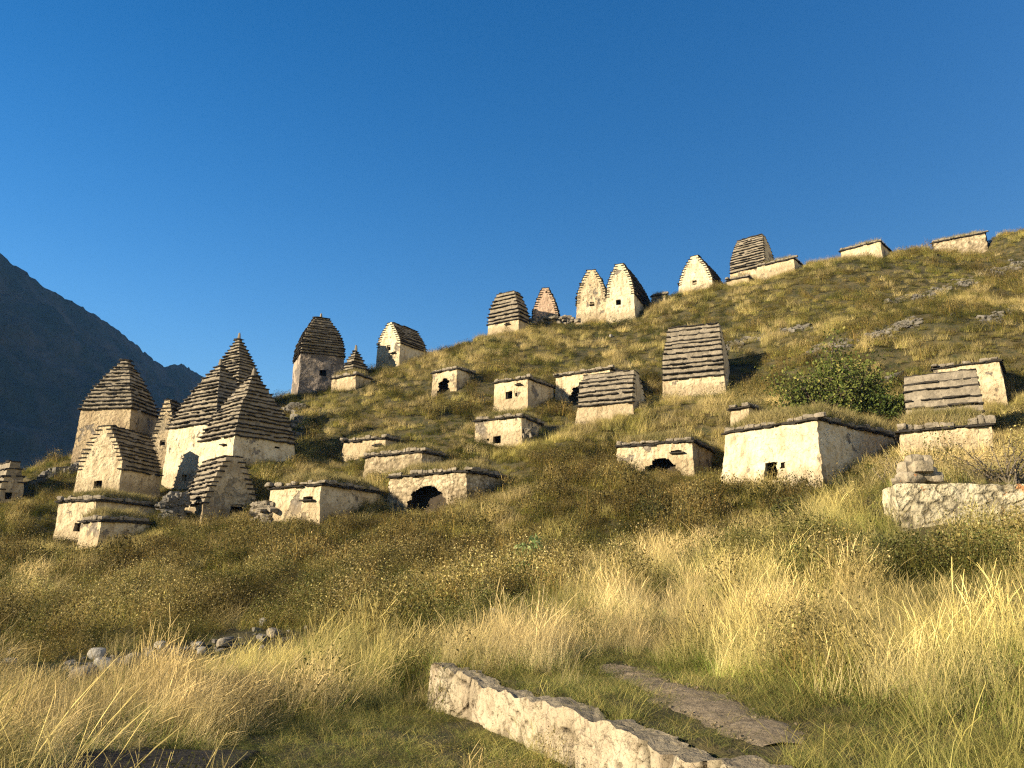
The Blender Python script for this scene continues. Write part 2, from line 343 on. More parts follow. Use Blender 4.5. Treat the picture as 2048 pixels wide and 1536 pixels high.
tomb(kind=SLB, label='low tomb with seven rows of stone slabs, in front of the broken arched box tomb', xl=1155, xc=1265, xr=1273, yb=824, ybl=843, ye=803, yt=750, Y=51.5, a=25, d=3.2, n=7, p=1.6, top=.3, topx=.93, mat='cream')
tomb(kind=SLB, label='large tomb with a tall roof of eleven slab rows, middle right of the slope', xl=1326, xc=1448, xr=1460, yb=790, ybl=797, ye=749, yt=657, Y=57, a=22, d=4.2, n=11, p=1.8, top=.3, topx=.84, mat='cream')
tomb(kind=BOX, label='box tomb with a barred low window and crumbled masonry on its right', xl=951, xc=1043, xr=1060, yb=890, ybl=880, ye=834, Y=50, a=27, d=3.0, mat='cream', turf=.14, holes=[('F', 987, 872, 1003, 887, 'r'), ('F', 975, 877, 979, 882, 'r')])
tomb(kind=BOX, label='small box tomb just right of the shaded pyramid tomb, above the rough stone box tomb', xl=688, xc=770, xr=800, yb=908, ybl=922, ye=877, Y=52, a=30, mat='cream', turf=.12, holes=[('F', 750, 887, 765, 890, 'r')])
tomb(kind=BOX, label='rough stone box tomb with a slot under its eave, above the arched stone tomb', xl=730, xc=845, xr=888, yb=952, ybl=964, ye=904, Y=47, a=30, mat='masonry', stones=1, turf=.14, holes=[('F', 814, 934, 829, 938, 'r')])
tomb(kind=BOX, label='stone box tomb with a wide arched opening full of weeds', xl=780, xc=932, xr=1008, yb=1010, ybl=1020, ye=943, Y=41, a=33, mat='masonry', stones=1, turf=.14, holes=[('F', 818, 973, 892, 1030, 'a')])
tomb(kind=BOX, label='box tomb with a single ledge slot, lowest box left of the arched stone tomb', xl=542, xc=643, xr=760, yb=1045, ybl=1043, ye=970, Y=40, a=30, mat='cream', turf=.16, holes=[('F', 608, 994, 630, 1000, 'r')])
tomb(kind=BOX, label='box tomb with a dark low cave opening, left of the biggest box tomb', xl=1235, xc=1383, xr=1428, yb=955, ybl=940, ye=883, Y=42, a=28, mat='cream', turf=.2, holes=[('F', 1290, 917, 1362, 975, 'a'), ('F', 1343, 901, 1366, 905, 'r')])
tomb(kind=BOX, label='biggest box tomb with a bright front, small doorway and a grass mound roof', xl=1452, xc=1633, xr=1815, yb=982, ybl=962, ye=840, Y=34, a=50, mat='pale', turf=.42, bat=.12, rough=2.2, holes=[('F', 1537, 926, 1562, 962, 'r'), ('F', 1571, 925, 1580, 938, 'r')])
tomb(kind=BOX, label='broken stub of a box tomb poking up behind the biggest box tomb', xl=1462, xc=1497, xr=1560, yb=850, ybl=850, ye=815, Y=40.5, a=36, mat='cream', turf=.05, noctl=1)
tomb(kind=SLB, label='sunken tomb of five long grassy slab rows, right of the green shrub', xl=1812, xc=1966, xr=1975, yb=835, ybl=838, ye=822, yt=752, Y=39, a=30, d=2.6, n=5, p=1.5, top=.35, topx=.96, mat='masonry', noctl=1)
tomb(kind=BOX, label='box tomb at the right behind the sunken slab rows, tall bare right corner', xl=1868, xc=1999, xr=2022, yb=805, ybl=830, ye=722, Y=46, a=33, d=3.6, mat='cream', rough=1.3, turf=.14)
tomb(kind=BOX, label='box tomb under thick grass right of the biggest box tomb, round stones along its eave', xl=1799, xc=1979, xr=1992, yb=915, ybl=915, ye=852, Y=33, a=26, d=4.0, mat='cream', rough=1.4, turf=.4, bigstones=1)

# ------------------------------------------------------------------ ground
for c in [(580,797,68),(690,785,69),(860,716,76),(960,680,81),(1050,660,84),(1130,650,86),(1330,602,84),(1450,575,83),(1620,530,80),(1700,520,80),(1830,500,80),
          (1990,475,80),(2048,462,80),(2200,440,80),(130,935,58),(60,945,60),(0,965,62),(-200,1000,64),(-100,1010,50),(-300,1100,42),
          (20,1012,52),(1700,610,68),(1900,610,64),(1900,720,51),(2040,700,50),(1750,700,54),(1700,850,42),(1200,700,73),(800,800,61),(1450,850,47),(1300,860,49),(1150,880,48),(1150,950,40),
          (2150,560,72),(2300,560,66),(2200,800,44),(1100,900,46),(620,850,60),(600,925,52),(700,1000,44),
          (100,1110,38),(350,1020,45),(100,1200,24),(300,1330,14),(100,1450,8.5),(600,1200,22),(600,1350,12.5),(600,1090,34),(1000,1150,24),(1000,1065,34),(1000,1250,15),(350,1110,35),(-200,1200,24),(-200,1100,36),(-200,1330,14),
          (1300,1150,22),(1300,1050,31),(1600,1080,24),(1600,1200,14),(1650,1010,30),(1850,1250,10.5),(1850,1062,16.6),(2040,1062,16.6),(2200,1062,16.6),(1760,1080,17.0),(1850,958,18.6),(2050,958,18.6),(2230,958,18.6),(1725,930,36.5),(1800,898,38.5),(1950,945,22),(1950,930,27),(2200,930,27),(2200,1200,10)]: ctl(*c)
for p in [(1.25,10.3,-1.1),(1.77,6.4,-1.1),(2.4,4.0,-1.12),(.2,9.,-1.1),(.9,7.2,-1.1),(2.2,3.5,-1.12),(3.4,9.5,-.85),(3.0,6.5,-1.0),(4.5,6.0,-.9),(5,3,-1.),(3,0,-1.2),(8,-8,-1.2),
          (-1,8,-1.5),(-1.5,5,-1.52),(0,2,-1.55),(0,0,-1.6),(-4,3,-1.6),(-8,6,-1.7),(-10,-6,-1.9),(0,-12,-1.8),(-30,-20,-4),(30,-20,0),(12,3,0),(18,8,1.5),(-25,10,-3.5),(-50,30,-6),(-60,55,0)]:
    CT.append(p)
base_ct = list(CT)
for c in [(-200,1000,64),(0,965,62),(130,935,58),(580,797,68),(860,716,76),(1050,660,84),(1330,602,84),(1620,530,80),(1830,500,80),(2048,462,80),(2300,420,80)]:
    x, y, z = at(*c); l = math.hypot(x, y)
    CT.append((x * (1 + 14 / l), y * (1 + 14 / l), z + 1.2)); CT.append((x * (1 + 34 / l), y * (1 + 34 / l), z + .5))
CT = np.array(CT); CT[:, 2] += wall_step(CT[:, 0], CT[:, 1])
def tps(r2): return np.where(r2 > 1e-9, .5 * r2 * np.log(r2 + 1e-9), 0)
def fit(P, lam):
    n_ = len(P); r2 = ((P[:, None, :2] - P[None, :, :2]) ** 2).sum(-1)
    A = np.zeros((n_ + 3, n_ + 3)); A[:n_, :n_] = tps(r2) + lam * np.eye(n_)
    A[:n_, n_] = 1; A[:n_, n_ + 1:] = P[:, :2]; A[n_:, :n_] = A[:n_, n_:].T
    return np.linalg.solve(A, np.concatenate([P[:, 2], [0, 0, 0]]))
WT = fit(CT, .6)
def ground(x, y, micro=True):
    x = np.atleast_1d(np.asarray(x, float)); y = np.atleast_1d(np.asarray(y, float)); out = np.empty(len(x))
    for i in range(0, len(x), 20000):
        a, b_ = x[i:i + 20000], y[i:i + 20000]
        r2 = (a[:, None] - CT[None, :, 0]) ** 2 + (b_[:, None] - CT[None, :, 1]) ** 2
        out[i:i + 20000] = tps(r2) @ WT[:-3] + WT[-3] + WT[-2] * a + WT[-1] * b_
    r = np.hypot(x, y)
    far = np.clip((r - 118) / 120, 0, 1); far = far * far * (3 - 2 * far)
    out = out * (1 - far) + (-60) * far
    out = out - wall_step(x, y)
    if micro:
        amp = np.clip((r - 11) / 20, 0, 1)
        out = out + amp * (.30 * fbm2(x, y, .22, 3, 4) + .10 * fbm2(x, y, .9, 5, 3)) + .03 * fbm2(x, y, 2.2, 8, 3)
    return out
def gz(x, y): return float(ground([x], [y])[0])
na, nr = 560, 300
ang = np.linspace(-math.pi, math.pi, 2001)
angs = np.unique(np.concatenate([np.linspace(-R(48), R(48), 420), np.linspace(R(48), R(312), 90)]))
rr = np.concatenate([[0.0], np.geomspace(.6, 140, 330), np.geomspace(150, 2400, 30)])
A_, R_ = np.meshgrid(angs, rr, indexing='ij')
sa_, ca_ = np.sin(A_), np.cos(A_)      # the sheet ends 120 m behind the viewer, 850 m to the sides and 2600 m ahead
rm_ = np.minimum(850 / np.maximum(np.abs(sa_), 1e-6), np.where(ca_ < 0, 120 / np.maximum(-ca_, 1e-6), 2600 / np.maximum(ca_, 1e-6)))
R_ = np.where(R_ <= 100, R_, 100 * (rm_ / 100) ** (np.log(np.maximum(R_, 100) / 100) / math.log(24)))
gx, gy = (R_ * np.sin(A_)).ravel(), (R_ * np.cos(A_)).ravel()
g = MB(); g.add(np.stack([gx, gy, ground(gx, gy)], 1), gridF(len(angs), len(rr)))
m, n, b = newmat('hillside_earth')
P = pos(n)
c = mixc(n, ramp(n, noise(n, P, .35, 6, .65), [(.36, 0), (.62, 1)]), (.045, .042, .017), (.09, .07, .03))
c = mixc(n, ramp(n, noise(n, P, 1.9, 5, .7), [(.45, 0), (.66, 1)]), c, (.028, .032, .012))
c = mixc(n, ramp(n, noise(n, P, 7, 4, .7), [(.52, 0), (.72, .8)]), c, (.11, .09, .045))
n.links.new(c, b.inputs['Base Color']); bump(n, b, noise(n, P, 5, 6, .75), 1, .15)
tag(g.build('hillside_ground', [m]), kind='structure')

# ------------------------------------------------------------------ blades
def blades(n_, P, h, w_, lean, bend, dirs=None, seg=3, head=0.):
    """n ribbons; P (n,3), h,w,lean,bend (n), azimuth random or given"""
    az_ = rng.uniform(0, 2 * math.pi, n_) if dirs is None else dirs
    fz = rng.uniform(0, math.pi, n_)
    dx, dy = np.cos(az_), np.sin(az_); px_, py_ = np.cos(fz), np.sin(fz)
    V = []
    for k in range(seg + 1):
        t = k / seg
        q = lean * t + bend * t * t
        cx = P[:, 0] + dx * h * q; cy = P[:, 1] + dy * h * q; cz = P[:, 2] + h * t * (1 - .25 * np.minimum(q, 1.5) * t)
        ww = w_ * ((1 - t) ** .7 if not head else (.45 + head * np.exp(-((t - .86) / .12) ** 2))) * .5
        if k == seg and not head: V.append(np.stack([cx, cy, cz], 1)); continue
        V.append(np.stack([cx - px_ * ww, cy - py_ * ww, cz], 1)); V.append(np.stack([cx + px_ * ww, cy + py_ * ww, cz], 1))
    V = np.stack(V, 1); m_ = V.shape[1]; o = np.arange(n_)[:, None] * m_; F = []
    for k in range(seg if head else seg - 1):
        F.append(o + np.array([[2 * k, 2 * k + 1, 2 * k + 3, 2 * k + 2]]))
    fl = [np.concatenate(F)] if F else []
    if not head: fl.append(o + np.array([[m_ - 3, m_ - 2, m_ - 1]]))
    return V.reshape(-1, 3), fl, m_
def leaves(n_, C_, s, el=1.7):
    a = rng.normal(size=(n_, 3)); a /= np.linalg.norm(a, axis=1)[:, None]
    b_ = rng.normal(size=(n_, 3)); b_ -= a * (a * b_).sum(1)[:, None]; b_ /= np.linalg.norm(b_, axis=1)[:, None]
    a = a * (s * el / 2)[:, None]; b_ = b_ * (s / 2)[:, None]
    V = np.stack([C_ - a, C_ + b_, C_ + a, C_ - b_], 1).reshape(-1, 3)
    return V, np.arange(n_ * 4).reshape(-1, 4)

# ------------------------------------------------------------------ tomb builder
def disp_fn(wx, wy, amp, rough, stones, seed):
    off = np.array([wx, wy, 0.])
    def f(V):
        p = V + off
        d = np.stack([fbm(p * .9, seed + 1, 3), fbm(p * .9, seed + 5, 3), .5 * fbm(p * .9, seed + 9, 3)], 1) * .055 * amp
        d += np.stack([fbm(p * 4.2, seed + 11, 3), fbm(p * 4.2, seed + 15, 3), fbm(p * 4.2, seed + 19, 3)], 1) * .028 * amp * rough
        if stones:
            F1, F2, cid = worley(p * np.array([2.6, 2.6, 4.4]), seed); f.tint = (.42 + .58 * np.clip((F2 - F1) * 5, 0, 1)) * (.72 + .4 * cid)
            r = np.clip((F2 - F1) * 3.5, 0, 1) * .045 + cid * .035 - .05
            cc = V[:, :2] - 0; l = np.maximum(np.abs(cc).max(1), .1)
            d[:, :2] += cc / l[:, None] * r[:, None]
        return V + d
    return f
def wallface(mb, side, wfun, dfun, z0, z1, holes, step, mat=0):
    """one vertical face: side F/B (span x at y=-/+d(z)) or R/L (span y at x=+/-w(z)); holes in (s0,z0,s1,z1,shape) metres along the face"""
    zs = set(np.round(np.arange(z0, z1 + 1e-6, step), 4)) | {z0, z1}
    span = wfun((z0 + z1) / 2) if side in 'FB' else dfun((z0 + z1) / 2)
    ss = set(np.round(np.linspace(-1, 1, max(3, int(2 * span / step) + 1)), 4))
    for h in holes:
        if h[4] == 'r':
            ss |= {max(-1, h[0] / span), min(1, h[2] / span)}
            zs |= {min(max(h[1], z0), z1), min(max(h[3], z0), z1)}
    zs = np.array(sorted(zs)); ss = np.array(sorted(ss))
    zs = zs[np.concatenate([[True], np.diff(zs) > .012])]; ss = ss[np.concatenate([[True], np.diff(ss) > .004])]
    if zs[-1] < z1: zs[-1] = z1
    if ss[-1] < 1: ss[-1] = 1
    S, Z = np.meshgrid(ss, zs, indexing='ij')
    W = np.vectorize(wfun)(Z); D = np.vectorize(dfun)(Z)
    if side == 'F': X, Y_ = S * W, -D
    elif side == 'B': X, Y_ = -S * W, D
    elif side == 'R': X, Y_ = W, S * D
    else: X, Y_ = -W, -S * D
    F = gridF(len(ss), len(zs)); sm = (S.ravel()[F].mean(1)) * span; zm = Z.ravel()[F].mean(1)
    keep = np.ones(len(F), bool)
    for h in holes:
        if h[4] == 'r': keep &= ~((sm > h[0]) & (sm < h[2]) & (zm > h[1]) & (zm < h[3]))
        else:
            xc_, hw_ = (h[0] + h[2]) / 2, (h[2] - h[0]) / 2; tt = np.clip((zm - h[1]) / (h[3] - h[1]), 0, 2)
            lim = hw_ * np.sqrt(np.clip(1 - tt ** 3.6, 0, 1)) + .10 * np.sin(zm * 7 + sm * 5) + .05 * np.sin(zm * 19 + 1)
            keep &= ~((np.abs(sm - xc_) < lim) & (zm > h[1] - .01) & (zm < h[3]))
    mb.add(np.stack([X, Y_, Z], -1).reshape(-1, 3), F[keep], mat)
def recess(mb, side, h, wf, df, depth):
    """dark chamber behind an opening"""
    s0, z0, s1, z1 = h[0] - .02, h[1] - .02, h[2] + .02, h[3] + .02
    if h[4] == 'a': s0 -= .12; s1 += .12; z1 += .1
    zm = (z0 + z1) / 2
    def pt(s, z, q):
        if side == 'F': return (s, -df(z) + q, z)
        return (wf(z) - q, s, z)
    q0 = .07
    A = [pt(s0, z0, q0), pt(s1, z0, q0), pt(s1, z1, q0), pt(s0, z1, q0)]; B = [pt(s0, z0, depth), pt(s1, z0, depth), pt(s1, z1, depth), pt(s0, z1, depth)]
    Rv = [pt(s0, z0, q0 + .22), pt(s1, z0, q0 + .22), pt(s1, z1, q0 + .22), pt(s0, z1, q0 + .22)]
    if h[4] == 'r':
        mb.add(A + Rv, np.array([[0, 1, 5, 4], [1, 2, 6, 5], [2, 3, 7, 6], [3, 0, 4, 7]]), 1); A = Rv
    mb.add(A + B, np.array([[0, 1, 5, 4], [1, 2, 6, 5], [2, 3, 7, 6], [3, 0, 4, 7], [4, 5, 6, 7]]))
def slates(mb, ax, hx, hy, z, seed, prj=.13, th=.055, inner=.5, sides='FBLR', endx=.07, coarse=1.):
    rs = random.Random(seed)
    for sd in sides:
        half = hx if sd in 'FB' else hy; off = hy if sd in 'FB' else hx
        lo = -half - endx; hi = half + endx; s = lo
        while s < hi - .02:
            L = min(rs.uniform(.28, .75) * coarse, hi - s)
            if hi - (s + L) < .15: L = hi - s
            if rs.random() < .035: s += L * .6; continue
            pr = prj + rs.uniform(-.07, .07); t = th * rs.uniform(.75, 1.3); inn = min(inner, off * .95)
            c_s = s + L / 2; c_o = off + pr - (pr + inn) / 2; zz = z + rs.uniform(-.014, .014)
            # outline with an irregular outer edge
            e = [rs.uniform(-.03, .02) for _ in range(4)]
            o0 = off - inn; o1 = off + pr
            ring = [(s, o0), (s + L, o0), (s + L - abs(e[0]) * .5, o1 + e[1]), (s + L * .5, o1 + e[2] * .8 + .01), (s + abs(e[0]) * .4, o1 + e[3])]
            dr = rs.uniform(-.02, .03) + .012
            V = []
            for zi in (zz - t / 2, zz + t / 2):
                for (a_, b_) in ring:
                    zq = zi - dr * (b_ - off + .0) / max(pr, .05) * (1 if b_ > off else 0)
                    p_ = {'F': (a_, -b_), 'B': (-a_, b_), 'R': (b_, a_), 'L': (-b_, -a_)}[sd]
                    V.append((p_[0], p_[1], zq))
            V = np.array(V); F4 = [[i, (i + 1) % 5, (i + 1) % 5 + 5, i + 5] for i in range(5)]
            mb.add(V, [np.array(F4), np.array([[4, 3, 2, 1, 0]]), np.array([[5, 6, 7, 8, 9]])], 1)
            s += L + rs.uniform(0, .012)
def turf_cover(root, w_, d_, H, dome, dens, seed, hb=.26, inset=.10, yb_shift=0, wcen=(0, 0)):
    mb = MB(); nx, ny = max(6, int(w_ / .16)), max(6, int(d_ / .16))
    X, Y_ = np.meshgrid(np.linspace(-1, 1, nx), np.linspace(-1, 1, ny), indexing='ij')
    x = X.ravel() * (w_ / 2 - inset); y = Y_.ravel() * (d_ / 2 - inset)
    def hz(x, y):
        ex_ = np.clip((1 - np.abs(x) / (w_ / 2 - inset)) * 3.2, 0, 1); ey_ = np.clip((1 - np.abs(y) / (d_ / 2 - inset)) * 3.2, 0, 1)
        e = np.sqrt(ex_ * ey_ + 1e-6)
        return H + .06 + (.18 + dome * 1.1) * e * (1 + .35 * fbm2(x + wcen[0], y + wcen[1], .8, seed, 3)) + .05 * fbm2(x + wcen[0], y + wcen[1], 3., seed + 2, 3)
    mb.add(np.stack([x, y, hz(x, y)], 1), gridF(nx, ny), 0)
    n_ = int(w_ * d_ * dens)
    bx = rng.uniform(-1, 1, n_) * (w_ / 2 + .02); by = rng.uniform(-1, 1, n_) * (d_ / 2 + .02)
    cl = fbm2(bx + wcen[0], by + wcen[1], 1.4, seed + 4, 3)
    h = hb * rng.uniform(.5, 1.25, n_) * (1 + .7 * cl)
    V, F, m_ = blades(n_, np.stack([bx, by, hz(bx, by) - .03], 1), h, rng.uniform(.012, .026, n_), rng.uniform(0, .35, n_), rng.uniform(.1, .7, n_))
    k = np.clip(.5 + .9 * cl + rng.normal(0, .25, n_), 0, 1)[:, None]
    col = np.array([.10, .10, .03]) * (1 - k) + np.array([.36, .29, .13]) * k
    mb.add(V, F, 1, np.repeat(col, m_, 0))
    return mb.build('turf', [M['soil'], M['blade']], root, tint=True)
NAME = {'P': 'pyramid_tomb', 'G': 'gabled_tomb', 'S': 'slab_roof_tomb', 'B': 'box_tomb'}
def build_tomb(i, k):
    kind = k['kind']; w_, d_ = k['w'], k['d']; H = k['ze'] - k['zb']; cx, cy = k['cen']; a = R(k['a']); dist = k['Y']
    root = bpy.data.objects.new(NAME[kind], None); C.objects.link(root); root.empty_display_size = .3
    root.location = (cx, cy, k['zb']); root.rotation_euler = (0, 0, -a)
    tag(root, k['label'], 'tomb', 'stone tombs on the hillside')
    bat = k.get('bat', .05); sink = 2.2 if kind != 'B' else 1.6
    # true walls at z<H lean out a little towards the base
    wf = lambda z: w_ / 2 * (1 + bat * max(0, (1 - z / H))) ; df = lambda z: d_ / 2 * (1 + bat * max(0, (1 - z / H)))
    step = .11 if dist < 48 else .15
    if any(h[5] == 'a' for h in k.get('holes', [])): step = .06
    seed = 31 * i + 5; amp = 1.5; rough = k.get('rough', 1.0); stones = k.get('stones', 0)
    disp = disp_fn(cx * 1.7, cy * 1.3, amp, rough, stones, seed)
    holes = {'F': [], 'R': []}
    ex, ey = k['ex'], k['ey']; P3 = Vector((k['P'][0], k['P'][1], 0))
    for (sd, x0, y0, x1, y1, shp) in k.get('holes', []):
        nrm = Vector((-ey[0], -ey[1], 0)) if sd == 'F' else Vector((ex[0], ex[1], 0))
        def hit(px, py):
            r = ray(px, py); t = P3.dot(nrm) / r.dot(nrm); q = r * t
            loc = np.array([q.x - cx, q.y - cy])
            return (float(loc @ ex) if sd == 'F' else float(loc @ ey)), q.z - k['zb']
        xm, ym = (x0 + x1) / 2, (y0 + y1) / 2
        s0 = hit(x0, ym)[0]; s1 = hit(x1, ym)[0]; zt_ = hit(xm, y0)[1]; zb_ = hit(xm, y1)[1]
        holes[sd].append((s0, zb_, s1, zt_, shp))
    wall = MB()
    for sd in 'FBRL': wallface(wall, sd, wf, df, -sink, H, holes.get(sd, []), step if sd in 'FR' else .25)
    if kind == 'B': wall.add(boxV((0, 0, H - .06), (w_ / 2 - .1, d_ / 2 - .1, .05)), BOXF)
    else: wall.add(boxV((0, 0, H - .05), (w_ / 2 - .1, d_ / 2 - .1, .04)), BOXF)
    roof = MB()
    if kind != 'B':
        n_ = k['n']; RH = k['zt'] - k['zb'] - H; p_ = k['p']; top = k['top']; topx = k.get('topx')
        rs = random.Random(seed); zs = [H]
        for q in range(n_): zs.append(zs[-1] + RH / n_)
        for q in range(1, n_): zs[q] += rs.uniform(-.17, .17) * RH / n_
        def prof(t, tp): return tp + (1 - tp) * (1 - t ** p_)
        big = RH / n_
        for q in range(n_):
            t0, t1 = q / n_, (q + .85) / n_
            tx0, tx1, ty0, ty1 = 1, 1, 1, 1
            if kind == 'P': tx0, tx1 = prof(t0, top), prof(t1, top); ty0, ty1 = tx0, tx1
            if kind == 'G': tx0, tx1 = prof(t0, top), prof(t1, top)
            if kind == 'S': ty0, ty1 = prof(t0, top), prof(t1, top); tx0, tx1 = prof(t0, topx or 1), prof(t1, topx or 1)
            tx1 = tx0 * .6 + tx1 * .4; ty1 = ty0 * .6 + ty1 * .4
            z0, z1 = zs[q], zs[q + 1]
            wq = lambda z, A=w_ / 2 * tx0, B=w_ / 2 * tx1, z0=z0, z1=z1: A + (B - A) * (z - z0) / (z1 - z0)
            dq = lambda z, A=d_ / 2 * ty0, B=d_ / 2 * ty1, z0=z0, z1=z1: A + (B - A) * (z - z0) / (z1 - z0)
            hs_ = [h for h in holes['F'] if h[3] > z0 and h[1] < z1]
            for sd in 'FBRL':
                plas = (kind == 'G' and sd in 'FB') or (kind == 'S' and sd in 'RL')
                if plas: wallface(wall, sd, wq, dq, z0, z1, hs_ if sd == 'F' else [], .15)
                else: wallface(roof, sd, wq, dq, z0, z1, [], .14, 0)
            (roof).add(boxV((0, 0, z1 - .03), (wq(z1) - .05, dq(z1) - .05, .02)), BOXF, 0)
            sides = {'P': 'FBLR', 'G': 'LR', 'S': 'FB'}[kind]
            slates(roof, 0, wq(z0), dq(z0), z0 + .01, seed + q, prj=min(.19, .62 * big) + .02, th=min(.07, big * .22), inner=.3, sides=sides,
                   endx={'P': .12, 'G': .07, 'S': .07}[kind], coarse=1.0 if dist < 60 else 1.3)
        wt, dt = w_ / 2 * prof(1, top), d_ / 2 * prof(1, top)
        # capping slates
        if kind == 'P': sx_, sy_ = w_ / 2 * prof(.93, top) , d_ / 2 * prof(.93, top)
        elif kind == 'G': sx_, sy_ = w_ / 2 * prof(.93, top), d_ / 2
        else: sx_, sy_ = w_ / 2 * (topx or 1), d_ / 2 * prof(.93, top)
        slates(roof, 0, sx_, sy_, zs[-1] + .02, seed + 77, prj=.08, th=.06, inner=max(sx_, sy_), sides='FB' if kind == 'S' else 'LR', endx=.05)
        for q in range(int(4 + 6 * max(sx_, sy_))):
            add_stone(roof, (rs.uniform(-1, 1) * sx_ * .8, rs.uniform(-1, 1) * sy_ * .9, zs[-1] + .07), (rs.uniform(.1, .2), rs.uniform(.1, .2), rs.uniform(.03, .07)), seed + q, .3, rs.uniform(0, 3), 1)
        # shift roof stones with the same slow displacement
        ro = roof.build('roof', [M['riser'], M['slate']], root, disp=disp_fn(cx * 1.7, cy * 1.3, 1.3, 1.3, 0, seed), smooth=False)
        if k.get('finial'):
            fm = MB(); add_stone(fm, (0, 0, zs[-1] + .28), (.13, .13, .36), seed, .55, .4, 0, .12)
            fm.V[0][:, :2] *= (1 - .45 * np.clip((fm.V[0][:, 2:3] - zs[-1]) / .6, 0, 1))
            fm.build('finial', [M['riser']], ro)
    else:
        big = k.get('bigstones', 0); rs = random.Random(seed)
        slates(roof, 0, w_ / 2, d_ / 2, H + .03, seed, prj=.15, th=.05, inner=.45, endx=.14)
        slates(roof, 0, w_ / 2 - .05, d_ / 2 - .05, H + .085, seed + 3, prj=.10, th=.05, inner=.4, endx=.05, coarse=.8)
        for sd in 'FRBL':
            half = w_ / 2 if sd in 'FB' else d_ / 2; off = (d_ / 2 if sd in 'FB' else w_ / 2) - .10; s = -half + .1
            while s < half - .05:
                L = rs.uniform(.22, .6); hh = rs.uniform(.05, .12) * (1.7 if big else 1)
                c_ = {'F': (s + L / 2, -off), 'B': (-s - L / 2, off), 'R': (off, s + L / 2), 'L': (-off, -s - L / 2)}[sd]
                hx_, hy_ = (L / 2 * .98, .16) if sd in 'FB' else (.16, L / 2 * .98)
                if rs.random() < .9: add_stone(roof, (c_[0], c_[1] + rs.uniform(-.03, .03), H + .11 + hh * .8), (hx_, hy_, hh), seed + int(s * 50), .45, rs.uniform(-.08, .08), 0, .2)
                s += L
        ro = roof.build('roof', [M['riser'], M['slate']], root, disp=disp_fn(cx * 1.7, cy * 1.3, 1.5, 1.2, 0, seed), smooth=False)
        turf_cover(root, w_, d_, H + .08, k.get('turf', .1), 520 if dist < 60 else 260, seed, .42 if dist > 36 else .48, wcen=(cx, cy))
    wall.build('wall', [M[k['mat'] + ('_t' if stones else '')]], root, disp=disp)
    for sd in 'FR':
        for h in holes[sd]:
            sm = MB(); depth = min(.9, (d_ if sd == 'F' else w_) * .6)
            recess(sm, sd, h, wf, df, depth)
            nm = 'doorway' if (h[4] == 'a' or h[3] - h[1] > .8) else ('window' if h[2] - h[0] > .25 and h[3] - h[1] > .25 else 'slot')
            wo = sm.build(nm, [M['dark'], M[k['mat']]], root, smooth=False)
            if nm == 'slot' and h[2] - h[0] > .3:       # ledge slab under the slot
                sl = MB(); sl.add(boxV(((h[0] + h[2]) / 2, -df(h[1]) - .08, h[1] - .03), ((h[2] - h[0]) / 2 + .06, .16, .035)), BOXF)
                sl.build('ledge', [M['slate']], wo, smooth=False, disp=disp_fn(cx, cy, 1, 1, 0, seed))
    k['root'] = root
for i, k in enumerate(TOMBS): build_tomb(i, k)
# ------------------------------------------------------------------ finding the ground under a pixel
def hit(px, py, y0=4.0, y1=110.0):
    r = ray(px, py); ys = np.linspace(y0, y1, 900); X = r.x / r.y * ys; Z = r.z / r.y * ys
    d = Z - ground(X, ys); i = int(np.argmax(d < 0)) if (d < 0).any() else len(ys) - 1
    return float(X[i]), float(ys[i]), float(ground([X[i]], [ys[i]])[0])
# ------------------------------------------------------------------ mountain across the valley
sil = [(-900,380),(-650,410),(-420,440),(-250,455),(-120,470),(-40,482),(0,497),(22,522),(58,547),(92,574),(150,605),(196,632),(242,664),(300,714),(332,735),(345,728),(368,730),(402,750),(440,772),(490,800),(560,840),(620,880),(690,930)]
cr = []
for px, py in sil:
    Xm = -430.; u = (px - 1024) / FPX; Y = Xm / (u * (ct + .22 * st) ) ; z = z_at(py, Y); Y = (Xm / u - z * st) / ct; z = z_at(py, Y); cr.append((Xm, Y, z))
cr = np.array(cr); ys = np.linspace(cr[0, 1], cr[-1, 1], 420); zc = np.interp(ys, cr[:, 1], cr[:, 2])
tt = np.concatenate([np.linspace(-.25, 0, 12)[:-1], np.linspace(0, 1, 190)])
YY, TT = np.meshgrid(ys, tt, indexing='ij'); ZC = np.repeat(zc[:, None], len(tt), 1)
XX = -430 + TT * 400; ZZ = np.where(TT < 0, ZC + TT * 300, ZC * (1 - TT ** .8) - 110 * TT ** .8)
p = np.stack([XX.ravel() / 60, YY.ravel() / 45, ZZ.ravel() / 90], 1)
gul = (1 - np.abs(fbm(p * np.array([.35, 1.3, .3]), 41, 5))) ; rg = fbm(p * 2.2, 43, 5)
amp_ = np.clip(np.abs(TT.ravel()) * 9, .0, 1)
ZZ = ZZ.ravel() + amp_ * (gul * 46 - 36 + rg * 10) + 3.0 * fbm(p * 7, 47, 4); XX = XX.ravel() + amp_ * rg * 22
mm = MB(); mm.add(np.stack([XX, YY.ravel(), ZZ], 1), gridF(len(ys), len(tt)))
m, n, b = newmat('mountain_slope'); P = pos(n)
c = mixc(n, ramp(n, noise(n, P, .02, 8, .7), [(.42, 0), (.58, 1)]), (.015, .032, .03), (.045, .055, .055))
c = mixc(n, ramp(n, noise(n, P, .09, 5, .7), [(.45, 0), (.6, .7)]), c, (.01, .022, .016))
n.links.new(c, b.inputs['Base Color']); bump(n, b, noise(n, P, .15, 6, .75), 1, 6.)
tag(mm.build('mountain', [m]), kind='structure')
